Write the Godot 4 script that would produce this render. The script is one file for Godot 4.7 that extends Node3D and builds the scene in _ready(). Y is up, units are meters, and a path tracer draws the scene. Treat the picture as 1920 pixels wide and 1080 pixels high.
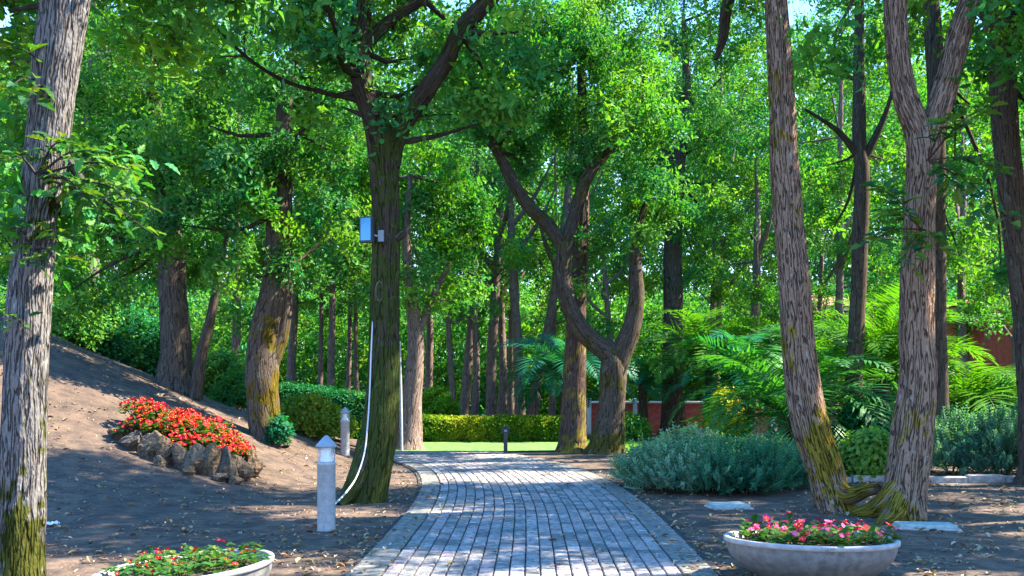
extends Node3D
# A paved walk through a wooded park: oaks, palms, shrubs, flower bowls, a lawn with a hedge.
# Layout: the eye is 1.45 m up at the origin and looks along -z; spot() turns a place on the plan sheet
# (measured across, measured down, metres away) into a point in the park.

const EYE := 1.45
const FOCAL := 1800.0
const LEVEL := 722.0

var rng := RandomNumberGenerator.new()
var fine := FastNoiseLite.new()
var bark_ridge := FastNoiseLite.new()
var M := {}
var twigs := {}
var taken := {}

# ------------------------------------------------------------------ helpers

func spot(px: float, py: float, d: float) -> Vector3:
	return Vector3((px - 960.0) * d / FOCAL, EYE - (py - LEVEL) * d / FOCAL, -d)

func land(x: float, d: float) -> float:
	var left: float = maxf(0.0, -2.9 - x)
	left = minf(left, 7.5) + 0.15 * maxf(0.0, left - 7.5)
	var k := 0.42 * smoothstep(8.0, 17.5, d) * (1.0 - 0.62 * smoothstep(18.5, 24.0, d))
	var y := (sqrt(left * left + 0.09) - 0.3) * k if left > 0.0 else 0.0
	var off: float = smoothstep(1.7, 2.6, absf(x - 0.1)) * (1.0 - smoothstep(16.5, 18.0, d) * smoothstep(-3.2, -2.6, x))
	return y + off * 0.03 * fine.get_noise_3d(x * 9.0, 3.0, d * 9.0) + off * 0.012 * fine.get_noise_3d(x * 40.0, 9.0, d * 40.0)

func foot(px: float, d: float) -> Vector3:
	var x := (px - 960.0) * d / FOCAL
	return Vector3(x, land(x, d), -d)

func numbered(called: String) -> String:
	if not taken.has(called):
		taken[called] = 0
		return called
	taken[called] += 1
	return "%s_%03d" % [called, taken[called]]

func tag(o: Node, label: String, category: String, group := "") -> void:
	o.set_meta("label", label)
	o.set_meta("category", category)
	if group != "":
		o.set_meta("group", group)

func thing(called: String, label: String, category: String, at := Vector3.ZERO, turn := 0.0, group := "") -> Node3D:
	var o := Node3D.new()
	o.name = numbered(called)
	add_child(o)
	o.position = at
	o.rotation.y = turn
	tag(o, label, category, group)
	return o

func put(called: String, mesh: Mesh, mat: Material, parent: Node, at := Vector3.ZERO) -> MeshInstance3D:
	var o := MeshInstance3D.new()
	o.name = called
	o.mesh = mesh
	if mat:
		o.material_override = mat
	parent.add_child(o, true)
	o.position = at
	return o

func st_new() -> SurfaceTool:
	var st := SurfaceTool.new()
	st.begin(Mesh.PRIMITIVE_TRIANGLES)
	return st

func done(st: SurfaceTool) -> ArrayMesh:
	st.generate_normals()
	return st.commit()

func lin(r: float, g: float, b: float) -> Color:
	return Color(r, g, b).linear_to_srgb()

func mat(r: float, g: float, b: float, rough := 0.8) -> StandardMaterial3D:
	var m := StandardMaterial3D.new()
	m.albedo_color = lin(r, g, b)
	m.roughness = rough
	return m

func dir_rand() -> Vector3:
	var z := rng.randf_range(-1.0, 1.0)
	var a := rng.randf() * TAU
	var r := sqrt(1.0 - z * z)
	return Vector3(r * cos(a), z, r * sin(a))

func facing(y_axis: Vector3, spin: float) -> Basis:
	var y := y_axis.normalized()
	var x := y.cross(Vector3(0.31, 0.2, 0.93)).normalized()
	var z := x.cross(y)
	return Basis(x, y, z) * Basis(Vector3.UP, spin)

# a tapered, lumpy tube along a smooth curve; each point is [Vector3, radius]
func tube(st: SurfaceTool, pts: Array, sides := 10, step := 0.2, lumps := 0.06, tint := {}, ridge := 0.0, seed_at := 0.0) -> void:
	var c: Array[Vector3] = []
	var r: Array[float] = []
	for i in pts.size() - 1:
		var p1: Vector3 = pts[i][0]
		var p2: Vector3 = pts[i + 1][0]
		var p0: Vector3 = pts[i - 1][0] if i > 0 else p1 * 2.0 - p2
		var p3: Vector3 = pts[i + 2][0] if i + 2 < pts.size() else p2 * 2.0 - p1
		var n: int = maxi(1, int(ceil(p1.distance_to(p2) / step)))
		for k in n:
			var t := float(k) / n
			c.append(p1.cubic_interpolate(p2, p0, p3, t))
			r.append(lerpf(pts[i][1], pts[i + 1][1], t))
	c.append(pts[-1][0])
	r.append(pts[-1][1])
	var nrm := Vector3.RIGHT
	var first := 0
	var v := 0.0
	for i in c.size():
		var tan: Vector3 = (c[mini(i + 1, c.size() - 1)] - c[maxi(i - 1, 0)]).normalized()
		if i == 0:
			nrm = tan.cross(Vector3(0.1, 0.05, 1.0)).normalized()
		else:
			v += c[i].distance_to(c[i - 1])
			nrm = (nrm - tan * nrm.dot(tan)).normalized()
		var bin := tan.cross(nrm)
		for j in sides + 1:
			var a := TAU * (j % sides) / sides
			var e := nrm * cos(a) + bin * sin(a)
			var rr := r[i] * (1.0 + lumps * 2.0 * fine.get_noise_3d(e.x * 40.0 * r[i] + seed_at * 31.0, v * 14.0, e.z * 40.0 * r[i]))
			if ridge > 0.0:
				var q := bark_ridge.get_noise_3d(cos(a) * r[i] * 26.0 + seed_at * 7.0, v * 2.2, sin(a) * r[i] * 26.0)
				rr += ridge * (smoothstep(0.0, 0.3, absf(q)) - 0.7)
			var p := c[i] + e * rr
			st.set_uv(Vector2(float(j) / sides, v * 0.16))
			st.set_color(tone(tint, p, e))
			st.add_vertex(p)
	for i in c.size() - 1:
		for j in sides:
			var a := first + i * (sides + 1) + j
			var b := a + sides + 1
			for q in [a, b + 1, a + 1, a, b, b + 1]:
				st.add_index(q)

func lathe(st: SurfaceTool, prof: Array, sides := 32) -> void:
	for i in prof.size():
		for j in sides + 1:
			var a := TAU * (j % sides) / sides
			st.set_uv(Vector2(float(j) / sides, float(i) / prof.size()))
			st.add_vertex(Vector3(cos(a) * prof[i].x, prof[i].y, -sin(a) * prof[i].x))
	for i in prof.size() - 1:
		for j in sides:
			var a := i * (sides + 1) + j
			var b := a + sides + 1
			for q in [a, b + 1, a + 1, a, b, b + 1]:
				st.add_index(q)

func lathe_mesh(prof: Array, sides := 32) -> ArrayMesh:
	var st := st_new()
	lathe(st, prof, sides)
	return done(st)

# chamfered box, flat shaded
func slab_mesh(sx: float, sy: float, sz: float, c: float, cz := -1.0) -> ArrayMesh:
	var e := c if cz < 0.0 else cz
	var st := st_new()
	st.set_smooth_group(-1)
	var x := sx / 2.0
	var z := sz / 2.0
	var ring := [
		[Vector3(-x, 0, -z), Vector3(x, 0, -z), Vector3(x, 0, z), Vector3(-x, 0, z)],
		[Vector3(-x, sy - c, -z), Vector3(x, sy - c, -z), Vector3(x, sy - c, z), Vector3(-x, sy - c, z)],
		[Vector3(-x + c, sy, -z + e), Vector3(x - c, sy, -z + e), Vector3(x - c, sy, z - e), Vector3(-x + c, sy, z - e)]]
	for k in 2:
		for i in 4:
			var a: Vector3 = ring[k][i]
			var b: Vector3 = ring[k][(i + 1) % 4]
			var cc: Vector3 = ring[k + 1][(i + 1) % 4]
			var d: Vector3 = ring[k + 1][i]
			for p in [a, b, cc, a, cc, d]:
				st.set_uv(Vector2(p.x, p.z))
				st.add_vertex(p)
	for p in [ring[2][0], ring[2][1], ring[2][2], ring[2][0], ring[2][2], ring[2][3]]:
		st.set_uv(Vector2(p.x, p.z))
		st.add_vertex(p)
	return done(st)

func box_mesh(a: Vector3, b: Vector3) -> ArrayMesh:
	var s := (b - a).abs()
	var m := slab_mesh(s.x, s.y, s.z, minf(0.01, 0.2 * minf(s.x, minf(s.y, s.z))))
	return m

# ------------------------------------------------------------------ materials

func bark_material(base: Color, crack: Color, lichen: Color, lichen_share: float, seed_at: int, coarse: float, relief: float) -> StandardMaterial3D:
	var n := FastNoiseLite.new()
	n.seed = seed_at
	n.frequency = 1.0
	n.fractal_octaves = 1
	var n2 := FastNoiseLite.new()
	n2.seed = seed_at + 9
	n2.frequency = 1.0
	n2.fractal_octaves = 4
	var w := 320
	var h := 640
	var alb := Image.create(w, h, false, Image.FORMAT_RGB8)
	var hgt := Image.create(w, h, false, Image.FORMAT_L8)
	for y in h:
		var v := float(y) / h
		# the length wraps round a circle too, so that the bark repeats without a line
		for x in w:
			var u := TAU * x / w
			var cx := cos(u)
			var cz := sin(u)
			var vv := absf(v * 2.0 - 1.0)
			var wob := n2.get_noise_3d(cx * 1.6, vv * 14.0, cz * 1.6) * 0.35
			var q := absf(n.get_noise_3d(cx * coarse + wob, vv * coarse * 1.25, cz * coarse + wob))
			var q2 := absf(n.get_noise_3d(cx * coarse * 2.3 + 7.0, vv * coarse * 4.0 + wob, cz * coarse * 2.3))
			var hh := smoothstep(0.02, 0.24, q) * 0.85 + smoothstep(0.0, 0.12, q2) * 0.15
			var g := n2.get_noise_3d(cx * 9.0, vv * 60.0, cz * 9.0)
			var c := crack.lerp(base, hh) * (1.0 + 0.35 * g)
			var li := n2.get_noise_3d(cx * 2.2 + 40.0, vv * 14.0, cz * 2.2)
			var ls := smoothstep(0.5 - lichen_share, 0.58 - lichen_share, li + 0.25 * g) * hh
			c = c.lerp(lichen * (1.0 + 0.3 * g), ls * 0.8)
			alb.set_pixel(x, y, Color(clampf(c.r, 0, 1), clampf(c.g, 0, 1), clampf(c.b, 0, 1)).linear_to_srgb())
			hgt.set_pixel(x, y, Color.from_hsv(0, 0, clampf(hh * 0.85 + 0.15 * g, 0, 1)))
	var m := StandardMaterial3D.new()
	m.albedo_texture = ImageTexture.create_from_image(alb)
	m.heightmap_enabled = true
	m.heightmap_texture = ImageTexture.create_from_image(hgt)
	m.heightmap_scale = relief
	m.roughness = 0.9
	m.metallic_specular = 0.12
	m.vertex_color_use_as_albedo = true
	return m

func grain_material(a: Color, b: Color, scale: float, rough: float, relief: float, seed_at: int, octaves := 5, speck := Color(0, 0, 0, 0), speck_level := 0.9) -> StandardMaterial3D:
	var n := FastNoiseLite.new()
	n.seed = seed_at
	n.noise_type = FastNoiseLite.TYPE_SIMPLEX_SMOOTH
	n.frequency = 0.012
	n.fractal_octaves = octaves
	n.fractal_gain = 0.62
	var im: Image = n.get_seamless_image(512, 512)
	n.seed = seed_at + 3
	n.frequency = 0.09
	n.fractal_octaves = 2
	var im2: Image = n.get_seamless_image(512, 512)
	var alb := Image.create(512, 512, false, Image.FORMAT_RGB8)
	for y in 512:
		for x in 512:
			var t := im.get_pixel(x, y).r
			var s := im2.get_pixel(x, y).r
			var c := a.lerp(b, clampf((t - 0.25) * 2.0, 0, 1)) * (0.8 + 0.4 * s)
			if speck.a > 0.0 and s > speck_level:
				c = c.lerp(speck, 0.7)
			alb.set_pixel(x, y, Color(c.r, c.g, c.b).linear_to_srgb())
	var m := StandardMaterial3D.new()
	m.albedo_texture = ImageTexture.create_from_image(alb)
	m.roughness = rough
	m.uv1_triplanar = true
	m.uv1_world_triplanar = true
	m.uv1_scale = Vector3.ONE * scale
	if relief > 0.0:
		m.heightmap_enabled = true
		m.heightmap_texture = ImageTexture.create_from_image(im)
		m.heightmap_scale = relief
	return m

func leaf_material(rough := 0.45) -> StandardMaterial3D:
	var m := StandardMaterial3D.new()
	m.albedo_color = Color.WHITE
	m.vertex_color_use_as_albedo = true
	m.roughness = rough
	m.cull_mode = BaseMaterial3D.CULL_DISABLED
	m.backlight_enabled = true
	m.backlight = Color(0.95, 1.0, 0.45)
	m.metallic_specular = 0.25
	return m

func make_materials() -> void:
	M.leaf = leaf_material(0.5)
	M.petal = leaf_material(0.6)
	M.petal.backlight = Color(0.6, 0.5, 0.5)
	M.bark_pale = bark_material(Color(0.24, 0.155, 0.105), Color(0.025, 0.017, 0.013), Color(0.27, 0.25, 0.22), 0.05, 3, 6.0, 4.0)
	M.bark_grey = bark_material(Color(0.14, 0.13, 0.122), Color(0.025, 0.022, 0.022), Color(0.22, 0.225, 0.21), 0.08, 21, 6.2, 4.0)
	M.bark_dark = bark_material(Color(0.085, 0.065, 0.05), Color(0.022, 0.017, 0.013), Color(0.1, 0.11, 0.075), 0.2, 35, 4.5, 1.2)
	M.bark_far = bark_material(Color(0.2, 0.145, 0.12), Color(0.05, 0.036, 0.03), Color(0.28, 0.245, 0.22), 0.16, 50, 5.0, 1.5)
	M.dirt = grain_material(Color(0.04, 0.025, 0.016), Color(0.125, 0.08, 0.05), 0.42, 0.95, 2.5, 5, 5, Color(0.4, 0.3, 0.2, 1.0), 0.86)
	M.dirt.vertex_color_use_as_albedo = true
	M.soil = grain_material(Color(0.025, 0.018, 0.013), Color(0.07, 0.05, 0.035), 1.5, 0.95, 2.0, 8)
	M.sand = grain_material(Color(0.012, 0.011, 0.01), Color(0.04, 0.036, 0.03), 1.2, 0.95, 1.0, 12)
	M.turf = grain_material(Color(0.04, 0.11, 0.018), Color(0.1, 0.21, 0.035), 0.6, 0.9, 1.5, 14)
	M.stone = grain_material(Color(0.022, 0.014, 0.008), Color(0.17, 0.105, 0.052), 2.6, 0.9, 3.0, 17)
	M.stones = [M.stone, grain_material(Color(0.03, 0.02, 0.013), Color(0.17, 0.115, 0.065), 2.2, 0.9, 3.0, 27), grain_material(Color(0.025, 0.019, 0.013), Color(0.11, 0.082, 0.055), 2.4, 0.9, 3.0, 29)]
	M.rim = grain_material(Color(0.22, 0.22, 0.22), Color(0.36, 0.36, 0.35), 1.6, 0.7, 0.3, 20)  # lighter copy of the bowl concrete: sun on the rim painted in
	M.concrete = grain_material(Color(0.085, 0.084, 0.08), Color(0.17, 0.166, 0.16), 1.6, 0.75, 0.4, 19)
	M.kerb = grain_material(Color(0.22, 0.2, 0.18), Color(0.42, 0.38, 0.34), 1.3, 0.85, 1.0, 23)
	M.pavers = []
	for i in 5:
		var lo: Color = [Color(0.13, 0.122, 0.114), Color(0.19, 0.172, 0.16), Color(0.085, 0.082, 0.077), Color(0.19, 0.15, 0.138), Color(0.145, 0.137, 0.124)][i]
		M.pavers.append(grain_material(lo * 0.8, lo * 1.85, 1.7 + 0.13 * i, 0.8, 0.5, 60 + i))
	M.paver_edge = grain_material(Color(0.08, 0.08, 0.065), Color(0.19, 0.182, 0.158), 1.5, 0.9, 0.6, 71)
	M.lamp_paint = grain_material(Color(0.27, 0.27, 0.27), Color(0.4, 0.395, 0.39), 2.0, 0.5, 0.15, 75)
	M.lamp_cap = mat(0.22, 0.26, 0.3, 0.45)
	M.dark_metal = mat(0.03, 0.03, 0.033, 0.5)
	M.reflector = mat(0.75, 0.75, 0.74, 0.3)
	M.cable = mat(0.55, 0.56, 0.57, 0.5)
	M.plaster_red = grain_material(Color(0.42, 0.075, 0.05), Color(0.55, 0.12, 0.08), 0.7, 0.9, 0.3, 80)
	M.white_trim = mat(0.72, 0.71, 0.68, 0.7)
	M.roof = mat(0.3, 0.12, 0.07, 0.8)
	M.awning = mat(0.55, 0.63, 0.7, 0.7)
	M.cover = grain_material(Color(0.2, 0.27, 0.25), Color(0.34, 0.4, 0.37), 2.0, 0.7, 0.4, 85)
	var g := StandardMaterial3D.new()
	g.transparency = BaseMaterial3D.TRANSPARENCY_ALPHA
	g.albedo_color = Color(0.85, 0.92, 0.95, 0.18)
	g.roughness = 0.05
	M.glass = g
	var fg := mat(0.05, 0.24, 0.42, 0.12)  # blue of the reflected sky is painted into the glass colour
	fg.metallic = 0.3
	M.flood_glass = fg

# ------------------------------------------------------------------ leaves and twigs

func oval_leaf(st: SurfaceTool, at: Vector3, b: Basis, ln: float, wd: float, fold: float, c: Color) -> void:
	# b.y runs along the leaf, b.x across, b.z is its upper side
	var tip := at + b.y * ln - b.z * ln * 0.12
	var mid := at + b.y * ln * 0.45 + b.z * fold * -0.2 * wd
	st.set_color(c)
	for s in [-1.0, 1.0]:
		var p1: Vector3 = at + b.y * ln * 0.28 + b.x * s * wd * 0.46 + b.z * fold * wd
		var p2: Vector3 = at + b.y * ln * 0.68 + b.x * s * wd * 0.4 + b.z * (fold * wd - ln * 0.04)
		for q in ([at, p1, mid, p1, p2, mid, p2, tip, mid] if s < 0.0 else [at, mid, p1, p1, mid, p2, p2, mid, tip]):
			st.set_uv(Vector2(0.5, 0.5))
			st.add_vertex(q)

func lobed_leaf(st: SurfaceTool, at: Vector3, b: Basis, ln: float, wd: float, c: Color) -> void:
	var n := 9
	st.set_color(c)
	for s in [-1.0, 1.0]:
		var edge: Array[Vector3] = []
		var vein: Array[Vector3] = []
		for i in n:
			var t := float(i) / (n - 1)
			var body := sin(pow(t, 0.75) * PI) * 0.9 + 0.06
			var lobe := 0.62 if i % 2 == 0 else 1.0
			if i == n - 1:
				body = 0.0
			var droop := -0.22 * t * t * ln
			vein.append(at + b.y * ln * t + b.z * droop)
			edge.append(at + b.y * ln * minf(1.0, t + (0.03 if i % 2 == 1 else 0.0)) + b.x * s * wd * 0.5 * body * lobe + b.z * (droop + 0.16 * wd * body))
		for i in n - 1:
			var q := [vein[i], edge[i], edge[i + 1], vein[i], edge[i + 1], vein[i + 1]]
			if s > 0.0:
				q = [vein[i], edge[i + 1], edge[i], vein[i], vein[i + 1], edge[i + 1]]
			for p in q:
				st.set_uv(Vector2(0.5, 0.5))
				st.add_vertex(p)

func stem(st: SurfaceTool, a: Vector3, b: Vector3, r: float, c: Color) -> void:
	var t := (b - a).normalized()
	var n := t.cross(Vector3(0.3, 0.1, 0.9)).normalized()
	var m := t.cross(n)
	st.set_color(c)
	for j in 3:
		var e1 := n * cos(TAU * j / 3.0) + m * sin(TAU * j / 3.0)
		var e2 := n * cos(TAU * (j + 1) / 3.0) + m * sin(TAU * (j + 1) / 3.0)
		for q in [a + e1 * r, b, a + e2 * r]:
			st.set_uv(Vector2(0.5, 0.5))
			st.add_vertex(q)

func make_twig(leaves: int, long: float, spread: float, ln: float, wd: float, lobed := false, droop := 0.3) -> ArrayMesh:
	var st := st_new()
	st.set_smooth_group(-1)
	var shoots := 3
	var brown := Color(0.9, 0.45, 0.35)
	for k in shoots:
		var a := TAU * k / shoots + rng.randf()
		var tip := Vector3(cos(a) * spread * rng.randf_range(0.5, 1.0), long * rng.randf_range(0.75, 1.05), sin(a) * spread * rng.randf_range(0.5, 1.0))
		var from := Vector3(0, long * 0.12 * k, 0)
		stem(st, from, tip, 0.006, brown)
		var n := int(leaves / float(shoots))
		for i in n:
			var t := (i + 0.6) / n
			var p := from.lerp(tip, t) + dir_rand() * 0.02
			var out := (Vector3(cos(i * 2.4 + a), rng.randf_range(-0.2, 0.6), sin(i * 2.4 + a)) + (tip - from).normalized() * 0.5).normalized()
			out.y -= droop * rng.randf()
			var up := (Vector3.UP + dir_rand() * 0.7).normalized()
			var x := out.normalized().cross(up).normalized()
			var b := Basis(x, out.normalized(), x.cross(out.normalized()))
			var v := rng.randf_range(0.55, 0.87)
			var c := Color(v * rng.randf_range(0.85, 1.15), v, v * rng.randf_range(0.8, 1.2))
			var sz := rng.randf_range(0.7, 1.15)
			if lobed:
				lobed_leaf(st, p, b, ln * sz, wd * sz, c)
			else:
				oval_leaf(st, p, b, ln * sz, wd * sz, rng.randf_range(0.05, 0.3), c)
	return done(st)

func make_shoot(pairs: int, long: float, ln: float, wd: float) -> ArrayMesh:
	# an upright narrow-leaved shoot
	var st := st_new()
	st.set_smooth_group(-1)
	stem(st, Vector3.ZERO, Vector3(0.02, long, 0), 0.005, Color(0.9, 0.7, 0.6))
	for i in pairs:
		var t := (i + 1.0) / pairs
		for s in 3:
			var a := i * 1.9 + s * TAU / 3.0
			var out := Vector3(cos(a), 0.55 + 0.7 * t, sin(a)).normalized()
			var x := out.cross(Vector3.UP).normalized()
			var v := rng.randf_range(0.6, 1.0)
			oval_leaf(st, Vector3(0, long * t * 0.97, 0), Basis(x, out, x.cross(out)), ln * (1.1 - 0.5 * t), wd, 0.15, Color(v, v, v))
	return done(st)

func make_twigs() -> void:
	twigs.small = []
	twigs.oak = []
	twigs.hedge = []
	for i in 3:
		twigs.small.append(make_twig(18, 0.42, 0.26, 0.105, 0.052))
		twigs.oak.append(make_twig(18, 0.42, 0.3, 0.13, 0.08, true))
		twigs.hedge.append(make_twig(24, 0.16, 0.12, 0.05, 0.034))
	twigs.sage = [make_shoot(9, 0.36, 0.085, 0.02), make_shoot(7, 0.3, 0.075, 0.022)]
	twigs.blade = []
	var st := st_new()
	st.set_smooth_group(-1)
	for i in 12:
		var a := rng.randf() * TAU
		var p := Vector3(rng.randf_range(-0.07, 0.07), 0, rng.randf_range(-0.07, 0.07))
		var hgt := rng.randf_range(0.03, 0.06)
		var side := Vector3(cos(a), 0, sin(a)) * 0.004
		var lean := Vector3(cos(a + 1.3), 0, sin(a + 1.3)) * hgt * 0.5
		var v := rng.randf_range(0.6, 1.0)
		st.set_color(Color(v, v, v))
		for q in [p - side, p + side, p + lean + Vector3.UP * hgt]:
			st.set_uv(Vector2.ZERO)
			st.add_vertex(q)
	twigs.blade.append(done(st))

func scatter(called: String, parent: Node, mesh: Mesh, places: Array, colors: Array, material: Material) -> MultiMeshInstance3D:
	var mm := MultiMesh.new()
	mm.transform_format = MultiMesh.TRANSFORM_3D
	mm.use_colors = true
	mm.mesh = mesh
	mm.instance_count = places.size()
	for i in places.size():
		mm.set_instance_transform(i, places[i])
		mm.set_instance_color(i, colors[i])
	var o := MultiMeshInstance3D.new()
	o.name = called
	o.multimesh = mm
	o.material_override = material
	o.set_meta("kind", "stuff")
	parent.add_child(o, true)
	return o

const WOOD := [Color(0.03, 0.15, 0.03), Color(0.08, 0.22, 0.015), Color(0.018, 0.16, 0.07), Color(0.15, 0.3, 0.018), Color(0.03, 0.19, 0.06)]
const TEAL := [Color(0.012, 0.12, 0.05), Color(0.02, 0.15, 0.055), Color(0.01, 0.105, 0.06), Color(0.05, 0.18, 0.025)]
const SAGE := [Color(0.09, 0.19, 0.14), Color(0.13, 0.24, 0.18), Color(0.2, 0.3, 0.23)]

func hue(pal: Array, p: Vector3) -> Color:
	# neighbouring twigs tend to share a tone of leaf
	var t := clampf(0.5 + 0.9 * fine.get_noise_3d(p.x * 12.0, p.y * 12.0, p.z * 12.0) + rng.randf_range(-0.35, 0.35), 0.0, 0.999)
	var k := t * (pal.size() - 1)
	var c: Color = pal[int(k)].lerp(pal[int(k) + 1], k - int(k))
	return c * rng.randf_range(1.5, 2.1)

# blobs: [Vector3 centre, radius]; twigs spread through their volume, denser near the outside
func crown(parent: Node3D, blobs: Array, count: int, kind: String, pal: Array, size := 1.0, called := "crown", flat := 0.78) -> MultiMeshInstance3D:
	var total := 0.0
	for b in blobs:
		total += b[1] * b[1]
	var places := []
	var colors := []
	var here := parent.position
	for b in blobs:
		var n := int(round(count * b[1] * b[1] / total))
		# twigs sit in sprays at the ends of side branches, with gaps between the sprays
		var left := n
		while left > 0:
			var m := mini(left, rng.randi_range(7, 15))
			left -= m
			var e := dir_rand()
			var heart: Vector3 = b[0] + Vector3(e.x, e.y * flat, e.z) * b[1] * pow(rng.randf(), 0.4)
			var spread: float = clampf(b[1] * 0.36, 0.16, 0.5)
			var tint := hue(pal, heart)
			for i in m:
				var f := dir_rand()
				var p := heart + Vector3(f.x, f.y * 0.6, f.z) * spread * pow(rng.randf(), 0.5)
				var up := (e * 0.7 + f * 0.5 + dir_rand() * 0.5 + Vector3(0, 0.1, 0)).normalized()
				var s := size * rng.randf_range(0.65, 1.35)
				places.append(Transform3D(facing(up, rng.randf() * TAU).scaled(Vector3.ONE * s), p - here))
				colors.append(tint.lerp(hue(pal, p), 0.45))
	var set_: Array = twigs[kind]
	return scatter(called, parent, set_[rng.randi() % set_.size()], places, colors, M.leaf)

func blob_ring(centre: Vector3, r: float, h: float, n: int, br: float) -> Array:
	var out := []
	for i in n:
		var a := i * 2.4 + rng.randf() * 0.6
		var t := (i + 0.5) / n
		var w := sqrt(t) * r * (1.0 - 0.3 * absf(t - 0.5))
		out.append([centre + Vector3(cos(a) * w, rng.randf_range(-0.5, 0.5) * h, sin(a) * w), br * rng.randf_range(0.7, 1.25)])
	return out

# limbs: the first is the trunk; each is a list of [across, down, metres, thickness on the sheet]
func limb_points(raw: Array) -> Array:
	var out := []
	for p in raw:
		out.append([spot(p[0], p[1], p[2]), p[3] * 0.5 * p[2] / FOCAL])
	return out

func add_limb(o: Node3D, called: String, pts: Array, material: Material, sides: int, step: float, lumps: float, tint := {}, ridge := 0.0) -> MeshInstance3D:
	var here := o.position
	var moved := []
	for p in pts:
		moved.append([p[0] - here, p[1]])
	var st := st_new()
	tube(st, moved, sides, step, lumps, tint.merged({"here": here}) if not tint.is_empty() else {}, ridge, rng.randf() * 5.0)
	return put(called, done(st), material, o)

func flare(pts: Array, much := 1.5, high := 0.5) -> Array:
	# widen the foot of a trunk and run it into the soil
	var a: Vector3 = pts[0][0]
	var b: Vector3 = pts[1][0]
	var t := (b - a).normalized()
	var r: float = pts[0][1]
	var out := [[a - t * 0.14, r * much * 1.12], [a + t * 0.02, r * much], [a + t * high * 0.35, r * lerpf(much, 1.0, 0.6)], [a + t * high, r * lerpf(1.0, much, 0.06)]]
	for i in range(1, pts.size()):
		if a.distance_to(pts[i][0]) > high * 1.3:
			out.append(pts[i])
	return out

func thin_branch(o: Node3D, from: Vector3, to: Vector3, r: float, material: Material) -> void:
	var mid := from.lerp(to, 0.5) + Vector3(rng.randf_range(-0.2, 0.2), rng.randf_range(-0.25, 0.05), rng.randf_range(-0.2, 0.2)) * from.distance_to(to) * 0.5
	add_limb(o, "branch", [[from, r], [mid, r * 0.65], [to, r * 0.2]], material, 5, 0.4, 0.05)

func nearest_on(limbs: Array, p: Vector3) -> Array:
	var best := [limbs[0][-1][0], limbs[0][-1][1]]
	var bd := 1e9
	for l in limbs:
		for i in range(l.size() / 2, l.size()):
			var q: Vector3 = l[i][0]
			var dd := q.distance_to(p) + maxf(0.0, q.y - p.y) * 0.6
			if dd < bd:
				bd = dd
				best = l[i]
	return best

# a whole tree from drawn limbs and crown blobs
func drawn_tree(called: String, label: String, limbs_raw: Array, blobs: Array, count: int, kind: String, pal: Array, material: Material, o := {}) -> Node3D:
	var limbs := []
	for r in limbs_raw:
		limbs.append(limb_points(r))
	var at: Vector3 = limbs[0][0][0]
	at.y = land(at.x, -at.z)
	limbs[0][0][0] = at
	var t := thing(called, label, "tree", at, 0.0, o.get("group", ""))
	var sides: int = o.get("sides", 16)
	var step: float = o.get("step", 0.15)
	var tint: Dictionary = o.get("tint", {})
	for i in limbs.size():
		var pts: Array = flare(limbs[i], o.get("flare", 1.45), o.get("high", 0.5)) if i == 0 else limbs[i]
		add_limb(t, "trunk" if i == 0 else "limb", pts, material, sides if i == 0 else maxi(8, sides * 2 / 3), step, o.get("lumps", 0.07), tint, o.get("ridge", 0.0))
	for b in blobs:
		var n := nearest_on(limbs, b[0])
		thin_branch(t, n[0], b[0], minf(n[1] * 0.7, 0.05), material)
	if count > 0:
		crown(t, blobs, count, kind, pal, o.get("size", 1.0))
	return t

# a tree of the wood: slim trunk with a fork or two and a loose crown
func wood_tree(called: String, label: String, px: float, d: float, w: float, lean: float, tall: float, low: float, wide: float, count: int, kind: String, pal: Array, material: Material, group := "", clump := 0.41) -> Node3D:
	var at := foot(px, d)
	var t := thing(called, label, "tree", at, 0.0, group)
	var r := w * 0.5 * d / FOCAL
	var k := rng.randf_range(-0.25, 0.25)
	var trunk := [[at, r], [at + Vector3(lean * 0.3 + k * 0.3, low * 0.5, 0), r * 0.88], [at + Vector3(lean * 0.6, low, rng.randf_range(-0.2, 0.2)), r * 0.75], [at + Vector3(lean * 0.9 - k * 0.5, lerpf(low, tall, 0.5), 0), r * 0.5], [at + Vector3(lean, tall * 0.92, 0), r * 0.15]]
	add_limb(t, "trunk", flare(trunk, 1.4, 0.45), material, 10, 0.3, 0.08)
	var limbs := [trunk]
	for i in 3:
		var a := rng.randf() * TAU
		var from: Vector3 = trunk[2][0].lerp(trunk[3][0], 0.1 + 0.25 * i)
		var to := from + Vector3(cos(a) * wide * 0.6, (tall - low) * 0.3, sin(a) * wide * 0.6)
		var l := [[from, r * 0.5], [from.lerp(to, 0.5) + Vector3(0, -0.2, 0), r * 0.38], [to, r * 0.12]]
		add_limb(t, "limb", l, material, 7, 0.4, 0.06)
		limbs.append(l)
	var top := at + Vector3(lean * 0.8, 0, 0)
	var blobs := []
	var n := 9
	for i in n:
		var f := (i + 0.5) / n
		var a := i * 2.4 + k * 9.0
		var span := wide * (0.35 + 0.65 * sin(PI * clampf(f * 0.8 + 0.15, 0, 1)))
		blobs.append([top + Vector3(cos(a) * span * 0.7, lerpf(low, tall, f), sin(a) * span * 0.7), wide * clump * rng.randf_range(0.78, 1.22)])
	for b in blobs:
		var q := nearest_on(limbs, b[0])
		thin_branch(t, q[0], b[0], minf(q[1] * 0.6, 0.035), material)
	crown(t, blobs, count, kind, pal, 1.0)
	return t

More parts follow.
